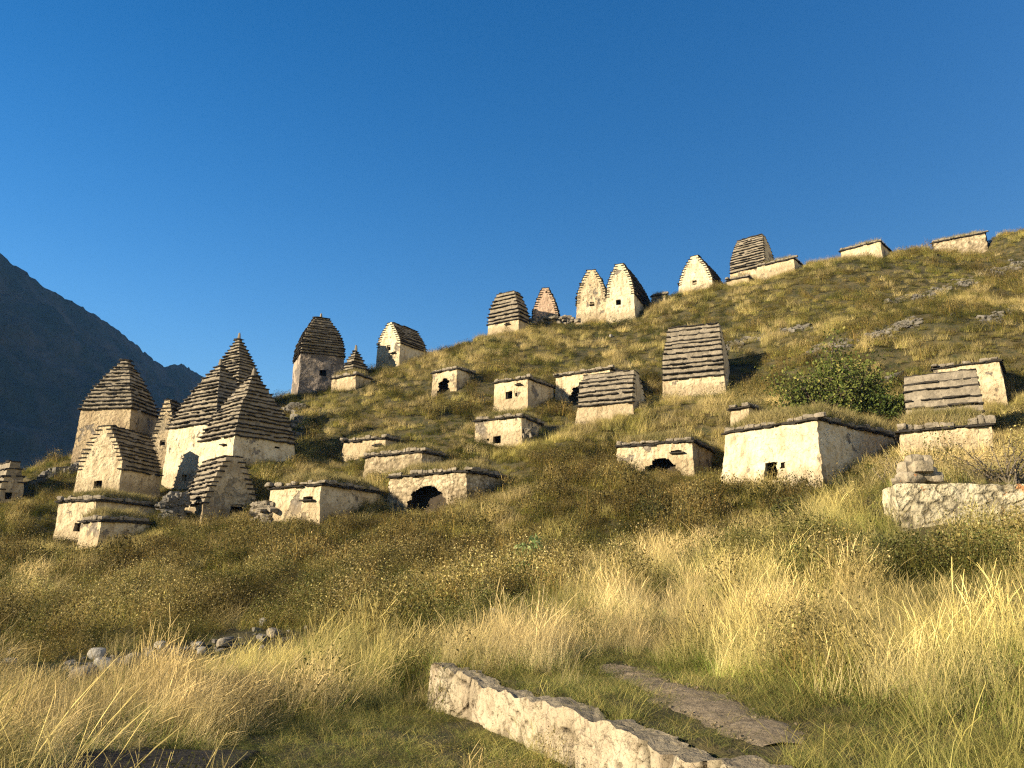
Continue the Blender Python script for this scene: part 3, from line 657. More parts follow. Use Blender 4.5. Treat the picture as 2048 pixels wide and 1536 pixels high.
# ------------------------------------------------------------------ foreground retaining wall
def wall_pt(t, s): return WE + WD * t + WN * s
def masonry_disp(scale, depth, seed, nrm, cover=1.):
    nrm = np.array([nrm[0], nrm[1], 0.]); tang = np.array([-nrm[1], nrm[0], 0.])
    def f(V):
        p = V + .22 * np.stack([fbm(V * 2.3, seed, 3), fbm(V * 2.3, seed + 3, 3), fbm(V * 2.3, seed + 6, 3)], 1)
        F1, F2, cid = worley(p * scale, seed)
        G1_, G2_, cid2 = worley(p * scale * 2.3 + 5, seed + 3)
        mk = np.clip(fbm(V * 1.7, seed + 41, 3) * 3 + .35 + 3 * (1 - cover), 0, 1); mk2 = np.clip(fbm(V * 1.3, seed + 51, 3) * 3 - .2, 0, 1)
        gap = 1 - (1 - np.clip((F2 - F1) * 8, 0, 1)) * mk; gap = np.minimum(gap, 1 - (1 - np.clip((G2_ - G1_) * 5, 0, 1)) * mk2 * .8)
        pit = np.clip(fbm(V * np.array([14, 14, 20]), seed + 61, 3) * 4 - 1.1, 0, 1)
        f.tint = (.34 + .66 * gap) * (1 - mk * .30 * (1 - cid)) * (1 - .55 * pit); gap = gap - .5 * pit
        r = np.clip(gap, 0, 1) ** .5 * depth + mk * cid * depth * .7 - depth
        o = V + nrm * (r + .020 * fbm(V * 9, seed + 20, 4) + .06 * fbm(V * 1.2, seed + 24, 2))[:, None]
        o[:, 2] += .030 * fbm(V * 3.1, seed + 30, 3) + .022 * fbm(V * 11, seed + 33, 3)
        return o + .02 * tang * fbm(V * 7, seed + 37, 3)[:, None]
    return f
def masonry_wall(name, label, A, B, zb, h, th, mat, seed, scale=(3.2, 3.2, 3.6), depth=.05, step=.022, topf=None, capmat=None, cover=1.):
    A, B = np.array(A, float), np.array(B, float); L = np.linalg.norm(B - A); t = (B - A) / L; nn_ = np.array([t[1], -t[0]])
    if nn_ @ A > 0: nn_ = -nn_                       # towards the camera
    mb = MB(); na_, nb_, nc_ = int(L / step), max(4, int(h / step)), max(4, int(th / step))
    tf = topf or (lambda s: 0 * s)
    S, Q = np.meshgrid(np.linspace(0, L, na_), np.linspace(0, 1, nb_), indexing='ij')
    zz = lambda S, Q: zb + (h + tf(S)) * Q
    lean = .07 * (1 - Q)
    front = np.stack([A[0] + t[0] * S + nn_[0] * lean, A[1] + t[1] * S + nn_[1] * lean, zz(S, Q)], -1).reshape(-1, 3)
    mb.add(front, gridF(na_, nb_))
    S2, Q2 = np.meshgrid(np.linspace(0, L, na_), np.linspace(0, th, nc_), indexing='ij')
    hm = .05 * fbm2(S2.ravel(), Q2.ravel(), 2.2, seed + 2, 4).reshape(S2.shape) * np.clip(Q2 * 12, 0, 1)
    mb.add(np.stack([A[0] + t[0] * S2 - nn_[0] * Q2, A[1] + t[1] * S2 - nn_[1] * Q2, zz(S2, 1.) + hm], -1).reshape(-1, 3), gridF(na_, nc_), 1)
    for s_ in (0, L):
        Q3, K3 = np.meshgrid(np.linspace(0, 1, nb_), np.linspace(0, th, nc_), indexing='ij')
        e = np.full_like(Q3, s_)
        mb.add(np.stack([A[0] + t[0] * e - nn_[0] * K3 + nn_[0] * .07 * (1 - Q3) * (K3 < .01), A[1] + t[1] * e - nn_[1] * K3, zz(e, Q3)], -1).reshape(-1, 3), gridF(nb_, nc_))
    dp = masonry_disp(np.array(scale), depth, seed, nn_, cover)
    o = mb.build(name, [M[mat], M[capmat or mat]], disp=dp, smooth=False)
    return tag(o, label, 'wall')
o = masonry_wall('retaining_wall', 'long crumbling cream stone wall slanting through the bottom foreground beside the gravel path', wall_pt(-.05, -.02), wall_pt(9.2, -.02), -1.98, .88, .24, 'wallstone', 61, scale=(2.2, 2.2, 2.7), depth=.055, step=.017,
                 topf=lambda s: .025 * np.sin(s * 2.1) + .02 * np.sin(s * 5.3 + 1) + .015 * np.sin(s * 13), cover=.85, capmat='captop')
# ------------------------------------------------------------------ ruined wall at the right
a0 = at(1792, 970, 17); a1 = at(2260, 972, 16.4)
o = masonry_wall('ruined_wall', 'broken thick masonry wall with orange lichen running out of the right edge', (a0[0], a0[1]), (a1[0], a1[1]), a0[2] - 1.9, 1.9, 1.0, 'lichen', 71, scale=(1.9, 1.9, 3.0), depth=.032, step=.03,
                 topf=lambda s: .02 * np.sin(s * 2.3) + .015 * np.sin(s * 6.1), cover=.8)
pm = MB(); rs = random.Random(5)
for (px, py, sx, sz) in [(1822,956,.26,.12),(1850,950,.22,.15),(1815,938,.17,.13),(1842,934,.20,.11),(1828,921,.15,.10),(1850,922,.13,.10),(1868,955,.16,.10),(1800,962,.14,.07)]:
    x, y, z = at(px, py, 17.15 + rs.uniform(0, .25)); add_stone(pm, (x, y, z), (sx * 1.1, sx * .9, sz * 1.1), int(px), .62, rs.uniform(-.4, .4), 0, .2)
tag(pm.build('broken_corner', [M['rock_lichen']], o, smooth=True))
ROCKS = []
# ------------------------------------------------------------------ rubble walls, outcrops, rocks
def stones(name, label, cat, pts, size, count, mat, flat=.45, spread=.35, h=.3, sink=.05, parent=None, seed=1, kind=None, rnd=.25):
    mb = MB(); rs = random.Random(seed)
    P_ = [hit(*q[:2]) if len(q) == 2 else at(*q) for q in pts]
    if name == 'rubble': ROCKS.extend([(P_[k][0] + (P_[k + 1][0] - P_[k][0]) * f, P_[k][1] + (P_[k + 1][1] - P_[k][1]) * f, .42) for k in range(len(P_) - 1) for f in (0, .2, .4, .6, .8)])
    for i in range(int(count * (1.7 if name == 'rock_outcrop' else 1))):
        t = rs.random() * (len(P_) - 1); k = min(int(t), len(P_) - 2); f = t - k
        x = P_[k][0] * (1 - f) + P_[k + 1][0] * f + rs.gauss(0, spread); y = P_[k][1] * (1 - f) + P_[k + 1][1] * f + rs.gauss(0, spread)
        s_ = size * rs.uniform(.4, 1.3) * (.75 if name == 'rock_outcrop' else 1); z = gz(x, y) + rs.uniform(-sink, h if name != 'rock_outcrop' else .07)
        add_stone(mb, (x, y, z), (s_, s_ * rs.uniform(.5, 1), s_ * flat * rs.uniform(.6, 1.3)), seed * 100 + i, rnd, rs.uniform(0, 6), 0, .22, rs.uniform(-.3, .3))
    o = mb.build(name, [M[mat]], smooth=False)
    return tag(o, label, cat, kind=kind)
stones('dry_stone_wall', 'short rounded dry stone wall beside the half ruined gabled tomb', 'wall', [(322,1048,43.5),(366,1040,44.2)], .26, 120, 'rock', .38, .10, 1.15, .2, seed=3, rnd=.12)
stones('dry_stone_wall', 'low pale line of stones left of the tan tower tomb', 'wall', [(80,944,56),(160,934,57)], .26, 60, 'rock', .5, .25, .45, .1, seed=4)
stones('dry_stone_wall', 'low stone wall on the crest between the thin pink gable and the twin gables', 'wall', [(1048,654,84),(1090,646,85),(1152,640,85)], .3, 120, 'riser', .6, .25, .85, .1, seed=5)
stones('dry_stone_wall', 'crumbled masonry leaning on the right side of the box tomb with the barred window', 'wall', [(1044,888,50.2),(1064,880,50.6)], .22, 46, 'riser', .6, .12, 1.0, .1, seed=6)
stones('dry_stone_wall', 'short slab topped wall joining the left end of the slot tomb', 'wall', [(516,985,42.5),(545,985,41.5)], .30, 60, 'riser', .3, .12, .9, .1, seed=7, rnd=.12)
stones('dry_stone_wall', 'dark broken stones at the crest edge beside the black roofed tower', 'wall', [(575,800,66),(590,850,58)], .34, 40, 'rock', .5, .45, .35, .1, seed=8)
for i, (pts, sz, cnt, lab) in enumerate([([(1785,604),(1870,585),(1950,562)], .34, 110, 'longest grey rock ledge high on the right slope'), ([(1500,680),(1560,668),(1620,652)], .28, 70, 'grey rock ledge right of the eleven course slab roof'),
    ([(1752,672),(1830,640)], .30, 90, 'thin broken rock ledge above the green shrub'), ([(1975,642),(2048,618)], .30, 46, 'rock ledge touching the right edge below the longest ledge'),
    ([(1455,694),(1485,684)], .26, 60, 'little patch of grey rock beside the eleven course slab roof'), ([(1620,704),(1700,686)], .24, 80, 'faint flat slabs just above the top of the green shrub'),
    ([(1890,628),(1935,612)], .26, 60, 'small rock patch below the longest ledge'), ([(1960,552),(2048,528)], .36, 100, 'rock ledge at the right edge just under the crest')]):
    stones('rock_outcrop', lab, 'rocks', pts, sz, cnt, 'rock', .4, .36, .16, .1, seed=20 + i)['group'] = 'rock ledges on the upper slope'
x, y, z = hit(1790, 762); mb = MB(); add_stone(mb, (x, y, z + .35), (.75, .3, .12), 5, .2, .5, 0, .1, -.35)
tag(mb.build('rock', [M['rock']]), 'pale flat slab lying in the grass right of the green shrub', 'rock')
for i, (px, py, wpx, fl, lab, mt) in enumerate([(192,1312,40,.8,'round pale boulder standing above the rubble at the lower left','white'),(214,1334,62,.55,'long tilted grey boulder below the round pale boulder','white'),(165,1352,70,.5,'broad dusty boulder in the blond grass, lowest of the rubble','riser'),
    (264,1326,44,.9,'orange tan upright rock in the middle of the rubble','riser'),(322,1292,34,.7,'small rounded rock on top of the rubble, right half','white'),(396,1284,26,.5,'small white flat rock right of the rubble','white'),(402,1298,28,.6,'grey lump directly under the small white flat rock','white'),
    (444,1286,34,.7,'pale lump half hidden in grass between the rubble and the round stone','riser'),(527,1242,24,.9,'round stone alone near the end of the rubble line','white'),(545,1266,34,.7,'jagged pale rock below the round stone','riser'),(28,1300,30,.6,'grey rock near the left edge, upper one','white'),(16,1322,34,.6,'grey rock near the left edge, lower one','white'),
    (995,1228,44,.3,'flat stone in the shade above the blond grass tuft','riser'),(1435,672,10,.9,'tiny white stone on the slope below the twin gables','white')]):
    if i == 13: px, py = 1222, 671
    x, y, z = hit(px, py + (12 if i < 12 else 4)); s_ = wpx * .34 * y / FPX; mb = MB(); ROCKS.append((x, y, s_ * 1.3)); ROCKS.append((x, y - s_ * 1.6, s_ * 1.2))
    add_stone(mb, (x, y, z + s_ * fl * .8 + .03), (s_, s_ * .8, s_ * fl), 300 + i, .8, .3 * i, 0, .16, .25 * math.sin(i * 2))
    tag(mb.build('rock', [M[mt]]), lab, 'rock')
stones('rubble', None, None, [(160,1345),(230,1330),(290,1318),(345,1300)], .075, 120, 'rock', .5, .26, .05, .05, seed=51, kind='stuff')
stones('rubble', None, None, [(380,1305),(430,1300),(520,1275),(550,1270)], .07, 45, 'rock', .5, .4, .05, .05, seed=52, kind='stuff')
# slab at the lower left
x, y, z = hit(330, 1524); mb = MB(); X, Y_ = np.meshgrid(np.linspace(-1, 1, 60), np.linspace(-1, 1, 50), indexing='ij'); rr_ = np.hypot(X, Y_).ravel()
sq = 1 / np.maximum(1, np.maximum(np.abs(X), np.abs(Y_)).ravel() ** 0)
qx = X.ravel() * .78 * (1 + .12 * fbm2(Y_.ravel() * 2, X.ravel() * 0, 1.3, 4)); qy = Y_.ravel() * .85 * (1 + .15 * fbm2(X.ravel() * 2, Y_.ravel() * 0, 1.3, 9))
edge = np.clip((1 - np.maximum(np.abs(X), np.abs(Y_)).ravel()) * 14, 0, 1)
mb.add(np.stack([x + qx, y - .55 + qy, z - .10 + edge * .14 + .015 * fbm2(qx, qy, 3, 5)], 1), gridF(60, 50))
tag(mb.build('stone_slab', [M['slate']]), 'dark flat stone slab lying at the bottom left edge', 'slab')
SLAB = (x, y - .55)
# gravel path
pl = [hit(1205, 1332), hit(1245, 1346), hit(1310, 1370), hit(1400, 1406), hit(1490, 1448), hit(1580, 1498)]
pl = np.array([q[:2] for q in pl]); dd = np.concatenate([[0], np.cumsum(np.linalg.norm(np.diff(pl, axis=0), axis=1))])
sN = 240; ss_ = np.linspace(0, dd[-1], sN); cx_ = np.interp(ss_, dd, pl[:, 0]); cy_ = np.interp(ss_, dd, pl[:, 1])
ker = np.ones(31) / 31; cxs = np.convolve(np.pad(cx_, 15, 'edge'), ker, 'valid'); cys = np.convolve(np.pad(cy_, 15, 'edge'), ker, 'valid')
PATH = np.stack([cxs, cys], 1); tg = np.gradient(PATH, axis=0); tg /= np.linalg.norm(tg, axis=1)[:, None]; nm_ = np.stack([-tg[:, 1], tg[:, 0]], 1)
W_ = np.linspace(-1, 1, 26); wid = (.30 + .05 * np.sin(ss_ * 2.6)) * np.clip(ss_ / 1.0 + .35, 0, 1) * np.clip((ss_[-1] - ss_) / 1.0 + .5, 0, 1)
wid = wid * (1 + .55 * fbm2(ss_, ss_ * 0, 1.9, 77, 4))
GX = PATH[:, None, 0] + nm_[:, None, 0] * W_[None] * wid[:, None]; GY = PATH[:, None, 1] + nm_[:, None, 1] * W_[None] * wid[:, None]
gzv = ground(GX.ravel(), GY.ravel()) + .026 - .034 * np.abs(np.tile(W_, sN)) ** 2.5 + .02 * fbm2(GX.ravel(), GY.ravel(), 5, 68, 3) + .012 * fbm2(GX.ravel(), GY.ravel(), 9, 66, 3)
mb = MB(); mb.add(np.stack([GX.ravel(), GY.ravel(), gzv], 1), gridF(sN, 26)); tag(mb.build('gravel_path', [M['gravel']]), kind='structure')
mb = MB(); rs = random.Random(9)
for i in range(320):
    k = rs.randrange(sN); q = rs.uniform(-1, 1); x, y = PATH[k] + nm_[k] * q * wid[k]; s_ = rs.uniform(.004, .013)
    V = SV[::1] if False else None
    add_stone(mb, (x, y, gz(x, y) + .018), (s_, s_ * .8, s_ * .6), i, .5, rs.uniform(0, 6), 0, .2)
tag(mb.build('gravel', [M['gravel']]), kind='stuff')
# ------------------------------------------------------------------ bushes
def bush(name, label, cat, base, wd, ht, dp, nl, ls, cols, seed, nst=16, bare=.0, flat=.8, stemcol=(.16, .12, .08), dead=False):
    """branching stems from the base out to the crown, leaves gathered round the twig ends"""
    global rng
    keep = rng; rng = np.random.default_rng(seed); x, y, z = base
    root = bpy.data.objects.new(name, None); C.objects.link(root); root.location = base; tag(root, label, cat)
    sm = MB(); tips = []
    def tube(P_, r0, r1):
        P_ = np.array(P_); n_ = len(P_); V = []
        for i in range(n_):
            d = P_[min(i + 1, n_ - 1)] - P_[max(i - 1, 0)]; d /= np.linalg.norm(d) + 1e-9
            u_ = np.cross(d, [.3, .9, .1]); u_ /= np.linalg.norm(u_); v_ = np.cross(d, u_); r_ = r0 + (r1 - r0) * i / (n_ - 1)
            for q in range(5): V.append(P_[i] + r_ * (u_ * math.cos(q * 1.2566) + v_ * math.sin(q * 1.2566)))
        F = [[i * 5 + q, i * 5 + (q + 1) % 5, (i + 1) * 5 + (q + 1) % 5, (i + 1) * 5 + q] for i in range(n_ - 1) for q in range(5)]
        sm.add(V, np.array(F))
    for s_ in range(nst):
        az_ = rng.uniform(0, 2 * math.pi); rad = math.sqrt(rng.uniform(.02, 1)); top_ = math.sqrt(max(.05, 1 - rad ** 2 * flat)) * rng.uniform(.7, 1.05)
        end = np.array([math.cos(az_) * rad * wd / 2, math.sin(az_) * rad * dp / 2, ht * top_]) * rng.uniform(.7, 1.18); st0 = rng.normal(0, .12, 3) * [1, 1, 0] - [0, 0, .2]
        mid = (st0 + end) / 2 + rng.normal(0, .1 * ht, 3) + [0, 0, .1 * ht]
        P_ = [(1 - t) ** 2 * st0 + 2 * t * (1 - t) * mid + t * t * end for t in np.linspace(0, 1, 7)]
        tube(P_, .012 * ht + .008, .003 * ht); tips += [P_[i] for i in (3, 4, 5, 6)]
        for b_ in range(6):
            o_ = P_[rng.integers(2, 6)]; d = rng.normal(0, 1, 3) * [1, 1, .6] + [0, 0, .5]; d *= .22 * ht / np.linalg.norm(d) * rng.uniform(.6, 1.5)
            Q = [o_, o_ + d * .5 + rng.normal(0, .02 * ht, 3), o_ + d]; tube(Q, .005 * ht, .002 * ht); tips += [Q[1], Q[2]]
    sm.build('stems', [M['bark'] if not dead else M['twig']], root)
    tips = np.array(tips); tips = tips[tips[:, 2] > .08 * ht]
    if nl:
        cid = rng.integers(0, len(tips), nl); Cn = tips[cid] + rng.normal(0, 1, (nl, 3)) * [.075 * wd * .6, .075 * wd * .6, .065 * ht]
        Cn[:, 2] = np.maximum(Cn[:, 2], .03)
        V, F = leaves(nl, Cn, ls * rng.uniform(.6, 1.3, nl)); fm = MB()
        k = np.clip(rng.random(nl) * .6 + .8 * (_h(cid, cid * 3, cid * 7, seed) - .3), 0, 1)[:, None]
        col = np.array(cols[0]) * (1 - k) + np.array(cols[1]) * k; y_ = rng.random(nl) < .05; col[y_] = cols[2]
        fm.add(V, F, 0, np.repeat(col, 4, 0)); fm.build('foliage', [M['blade']], root, tint=True, smooth=False)
    rng = keep; return root
G1, G2, G3 = (.05, .07, .018), (.16, .175, .045), (.30, .27, .08)
def gb(px, py, Y): x, y, z = at(px, py, Y); return (x, Y, gz(x, Y))
bush('green_shrub', 'large leafy green shrub behind the biggest box tomb', 'shrub', gb(1672, 838, 44), 6.6, 4.9, 4.2, 15000, .11, (G1, G2, G3), 11, 60)
bush('green_shrub', 'low green shrub with shade in its leaf colour, right of the large leafy shrub', 'shrub', gb(1762, 842, 42.5), 3.6, 1.9, 2.4, 5200, .09, (G1, (.10, .13, .035), G2), 12, 18)  # darker leaf colours carry the shade on this side of the shrub
bush('thicket', 'dark low shrub between the tall tomb and the large leafy shrub', 'shrub', gb(1575, 838, 46), 2.4, 1.2, 1.6, 2200, .08, (G1, (.12, .13, .04), G3), 13, 10)
bush('broadleaf_plant', 'pale green broad leaved plant in the dark weeds at mid foreground', 'plant', gb(1062, 1165, 24), 1.1, 1.2, .9, 700, .10, ((.10, .15, .05), (.22, .28, .12), (.30, .33, .16)), 14, 9)
bush('broadleaf_plant', 'dark green plant just below the pale broad leaved plant', 'plant', gb(1040, 1205, 20), 1.0, .7, .8, 800, .06, ((.04, .08, .025), (.10, .15, .05), (.2, .25, .1)), 15, 9)
bush('twig_shrub', 'bare grey twiggy shrub on top of the ruined wall at the right', 'shrub', gb(2010, 962, 18.5), 3.4, 1.15, 1.4, 1500, .03, ((.16, .12, .05), (.26, .20, .08), (.3, .22, .1)), 16, 26, dead=True)
bush('twig_shrub', 'twiggy dry shrub left of the lichen covered stones on the ruined wall', 'shrub', gb(1790, 950, 20.5), 1.2, .9, .9, 500, .03, ((.16, .13, .06), (.26, .22, .10), (.3, .22, .1)), 17, 12, dead=True)
for i, (px, py, Y, wd, ht, lab) in enumerate([(1345,590,83,2.4,.9,'dark shrub on the crest between the twin gables and the squat gable'),(1150,664,80,3.2,.9,'dark scrub below the left twin gable'),(1235,655,79,4.5,1.2,'dark scrub in front of the right twin gable'),(1000,700,76,3,.8,'dark scrub below the blunt roofed crest tomb'),
    (938,745,63.5,1.8,1.0,'dark bush right of the tomb with the brown doorway'),(1335,1045,31,2.6,1.2,'dark brown bush in the weeds below the cave opening tomb'),(1270,940,40,1.6,.8,'leafy bush hiding the left half of the cave opening tomb'),(1700,960,31.5,1.8,.9,'weedy bush at the shaded foot of the biggest box tomb'),
    (1840,1110,15.3,1.5,.6,'brown bush below the left end of the ruined wall'),(1600,1130,21,1.6,.9,'dark green bush among the blond grass right of centre'),(60,1100,40,3.4,.9,'dark green bush standing in for shadow at the left edge below the flat box tomb')]):  # last bush is a dark mass put where a cast shadow lies
    bush('low_bush', lab, 'bush', gb(px, py, Y), wd, ht, wd * .7, int(700 + wd * 350), .055 if Y > 50 else .035, ((.045, .055, .02), (.10, .10, .035), (.22, .17, .08)), 60 + i, 9)

# ------------------------------------------------------------------ air between here and the mountain
lo, hi = np.array([-870., -125., -185.]), np.array([870., 2700., 345.])
mb = MB(); mb.add(boxV((lo + hi) / 2, (hi - lo) / 2), BOXF)
m = bpy.data.materials.new('haze'); m.use_nodes = True; n = m.node_tree; n.nodes.clear()
out = N(n, 'ShaderNodeOutputMaterial'); pv = N(n, 'ShaderNodeVolumePrincipled'); pv.inputs['Density'].default_value = .00010; pv.inputs['Color'].default_value = (.13, .36, .85, 1); pv.inputs['Anisotropy'].default_value = .0
n.links.new(pv.outputs[0], out.inputs['Volume']); tag(mb.build('haze', [m], smooth=False), kind='stuff')

# ------------------------------------------------------------------ grass and weeds: clumps set out over the hillside
src = {}
def clump(kind, i):
    mb = MB()
    def put(n_, rad, h, w_, lean, bend, head=0, c=(1, 1, 1), var=.22, seg=3):
        r_ = rad * np.sqrt(rng.random(n_)); a_ = rng.uniform(0, 6.283, n_)
        V, F, m_ = blades(n_, np.stack([r_ * np.cos(a_), r_ * np.sin(a_), np.full(n_, -.06)], 1), rng.uniform(*h, n_), rng.uniform(*w_, n_), rng.uniform(*lean, n_), rng.uniform(*bend, n_), None, seg, head)
        t = np.asarray(c) * (1 + rng.normal(0, var, (n_, 1))).clip(.35, 1.7); mb.add(V, F, 0, np.repeat(t, m_, 0))
    def put_leaves(n_, rad, h, s_, c=(1, 1, 1), var=.3):
        r_ = rad * np.sqrt(rng.random(n_)); a_ = rng.uniform(0, 6.283, n_); z = rng.uniform(*h, n_) * (1.15 - .5 * r_ / rad)
        V, F = leaves(n_, np.stack([r_ * np.cos(a_), r_ * np.sin(a_), z], 1), rng.uniform(*s_, n_))
        t = np.asarray(c) * (1 + rng.normal(0, var, (n_, 1))).clip(.3, 1.9); mb.add(V, F, 0, np.repeat(t, 4, 0))
    if kind == 'near_tall':
        put(60, .16, (.22, .60), (.002, .0045), (0, .22), (.05, .45), c=(1, 1, 1)); put(56, .2, (.12, .36), (.003, .006), (0, .6), (.2, 1.1), c=(.48, .68, .34))
        put(12, .13, (.48, .82), (.0025, .004), (0, .2), (.05, .45), head=1.5, c=(1.12, 1.05, .98), seg=5)
    if kind == 'near_short':
        put(90, .22, (.06, .26), (.003, .006), (0, .8), (.2, 1.6), var=.35); put(34, .22, (.1, .36), (.002, .004), (0, .7), (.2, 1.3), c=(2.4, 1.8, 2.2)); put(20, .2, (.03, .12), (.004, .008), (.5, 1.5), (.2, 1.), c=(1.3, .9, 1.0))
    if kind == 'near_weed':
        put(22, .2, (.3, .8), (.003, .006), (0, .35), (0, .4), c=(1.7, 1.5, 1.1)); put_leaves(190, .24, (.10, .6), (.008, .018), c=(1.25, 1.2, 1)); put_leaves(30, .24, (.4, .72), (.007, .013), c=(2.1, 2.0, 2.0)); put(60, .22, (.12, .5), (.003, .006), (0, .5), (.2, .9), c=(1.4, 1.7, .9))
    if kind == 'mid_weed':
        put(26, .26, (.3, .85), (.004, .008), (0, .3), (0, .35), c=(1.7, 1.45, 1.0)); put_leaves(170, .28, (.10, .68), (.012, .03), c=(1.2, 1.15, .95)); put_leaves(36, .28, (.35, .8), (.012, .024), c=(2.2, 2.1, 2.2)); put(36, .26, (.12, .45), (.005, .009), (0, .5), (.2, .9), c=(1.2, 1.4, .8))  # extra bright leaves put lit flecks into the colour
    if kind == 'near_stalk':
        put(5, .25, (.7, 1.15), (.006, .009), (0, .2), (0, .2), c=(1, .8, .6), seg=4); put_leaves(60, .22, (.6, 1.0), (.007, .014), c=(2, 1.6, 1.1)); put(26, .22, (.15, .5), (.003, .006), (0, .5), (.2, .9), c=(1.2, 1.4, .8)); put_leaves(50, .25, (.1, .5), (.010, .02), c=(1.1, 1.3, .8))
    if kind == 'far_tuft':
        put(140, .42, (.14, .42), (.009, .018), (0, .5), (.1, .9)); put(22, .4, (.3, .6), (.008, .014), (0, .3), (.1, .5), c=(1.5, 1.3, 1.1))
    if kind == 'far_tall':
        put(120, .36, (.3, .75), (.007, .015), (0, .3), (.1, .6)); put(50, .42, (.12, .35), (.012, .022), (0, .5), (.2, .9), c=(.7, .8, .6))
    if kind == 'far_weed':
        put(34, .4, (.3, .85), (.008, .014), (0, .35), (0, .4), c=(1.8, 1.5, 1.1)); put_leaves(190, .44, (.08, .62), (.018, .042)); put_leaves(36, .44, (.3, .7), (.018, .034), c=(2.0, 1.9, 1.9)); put(70, .42, (.12, .45), (.009, .016), (0, .5), (.2, .9), c=(1.4, 1.6, .9))
    return mb.build('clump', [M['blade_i']], tint=True, link=False, smooth=False)
for kd in ('mid_weed', 'near_stalk', 'near_tall', 'near_short', 'near_weed', 'far_tuft', 'far_tall', 'far_weed'):
    col_ = bpy.data.collections.new(kd)
    for i in range(4): col_.objects.link(clump(kd, i))
    src[kd] = col_
def scatter(name, pts, rot, scl, tint, col_):
    me = bpy.data.meshes.new(name); me.vertices.add(len(pts)); me.vertices.foreach_set('co', pts.astype(np.float32).ravel())
    a = me.attributes.new('clump_rot', 'FLOAT_VECTOR', 'POINT'); a.data.foreach_set('vector', rot.astype(np.float32).ravel())
    a = me.attributes.new('clump_scale', 'FLOAT_VECTOR', 'POINT'); a.data.foreach_set('vector', scl.astype(np.float32).ravel())
    a = me.attributes.new('clump_tint', 'FLOAT_COLOR', 'POINT'); a.data.foreach_set('color', np.concatenate([tint, np.ones((len(tint), 1))], 1).astype(np.float32).ravel())
    o = bpy.data.objects.new(name, me); C.objects.link(o); o['kind'] = 'stuff'
    ng = bpy.data.node_groups.new(name, 'GeometryNodeTree'); ng.interface.new_socket('Geometry', in_out='INPUT', socket_type='NodeSocketGeometry'); ng.interface.new_socket('Geometry', in_out='OUTPUT', socket_type='NodeSocketGeometry')
    gi = ng.nodes.new('NodeGroupInput'); go = ng.nodes.new('NodeGroupOutput'); ip = ng.nodes.new('GeometryNodeInstanceOnPoints'); ci = ng.nodes.new('GeometryNodeCollectionInfo')
    ci.inputs['Collection'].default_value = col_; ci.inputs['Separate Children'].default_value = True; ci.inputs['Reset Children'].default_value = True
    def attr(nm_, ty):
        x = ng.nodes.new('GeometryNodeInputNamedAttribute'); x.data_type = ty; x.inputs['Name'].default_value = nm_; return x.outputs[0]
    ip.inputs['Pick Instance'].default_value = True
    ng.links.new(gi.outputs[0], ip.inputs['Points']); ng.links.new(ci.outputs[0], ip.inputs['Instance'])
    e2r = ng.nodes.new('FunctionNodeEulerToRotation'); ng.links.new(attr('clump_rot', 'FLOAT_VECTOR'), e2r.inputs[0]); ng.links.new(e2r.outputs[0], ip.inputs['Rotation'])
    ng.links.new(attr('clump_scale', 'FLOAT_VECTOR'), ip.inputs['Scale']); ng.links.new(ip.outputs[0], go.inputs[0])
    md = o.modifiers.new('clumps', 'NODES'); md.node_group = ng
    return o
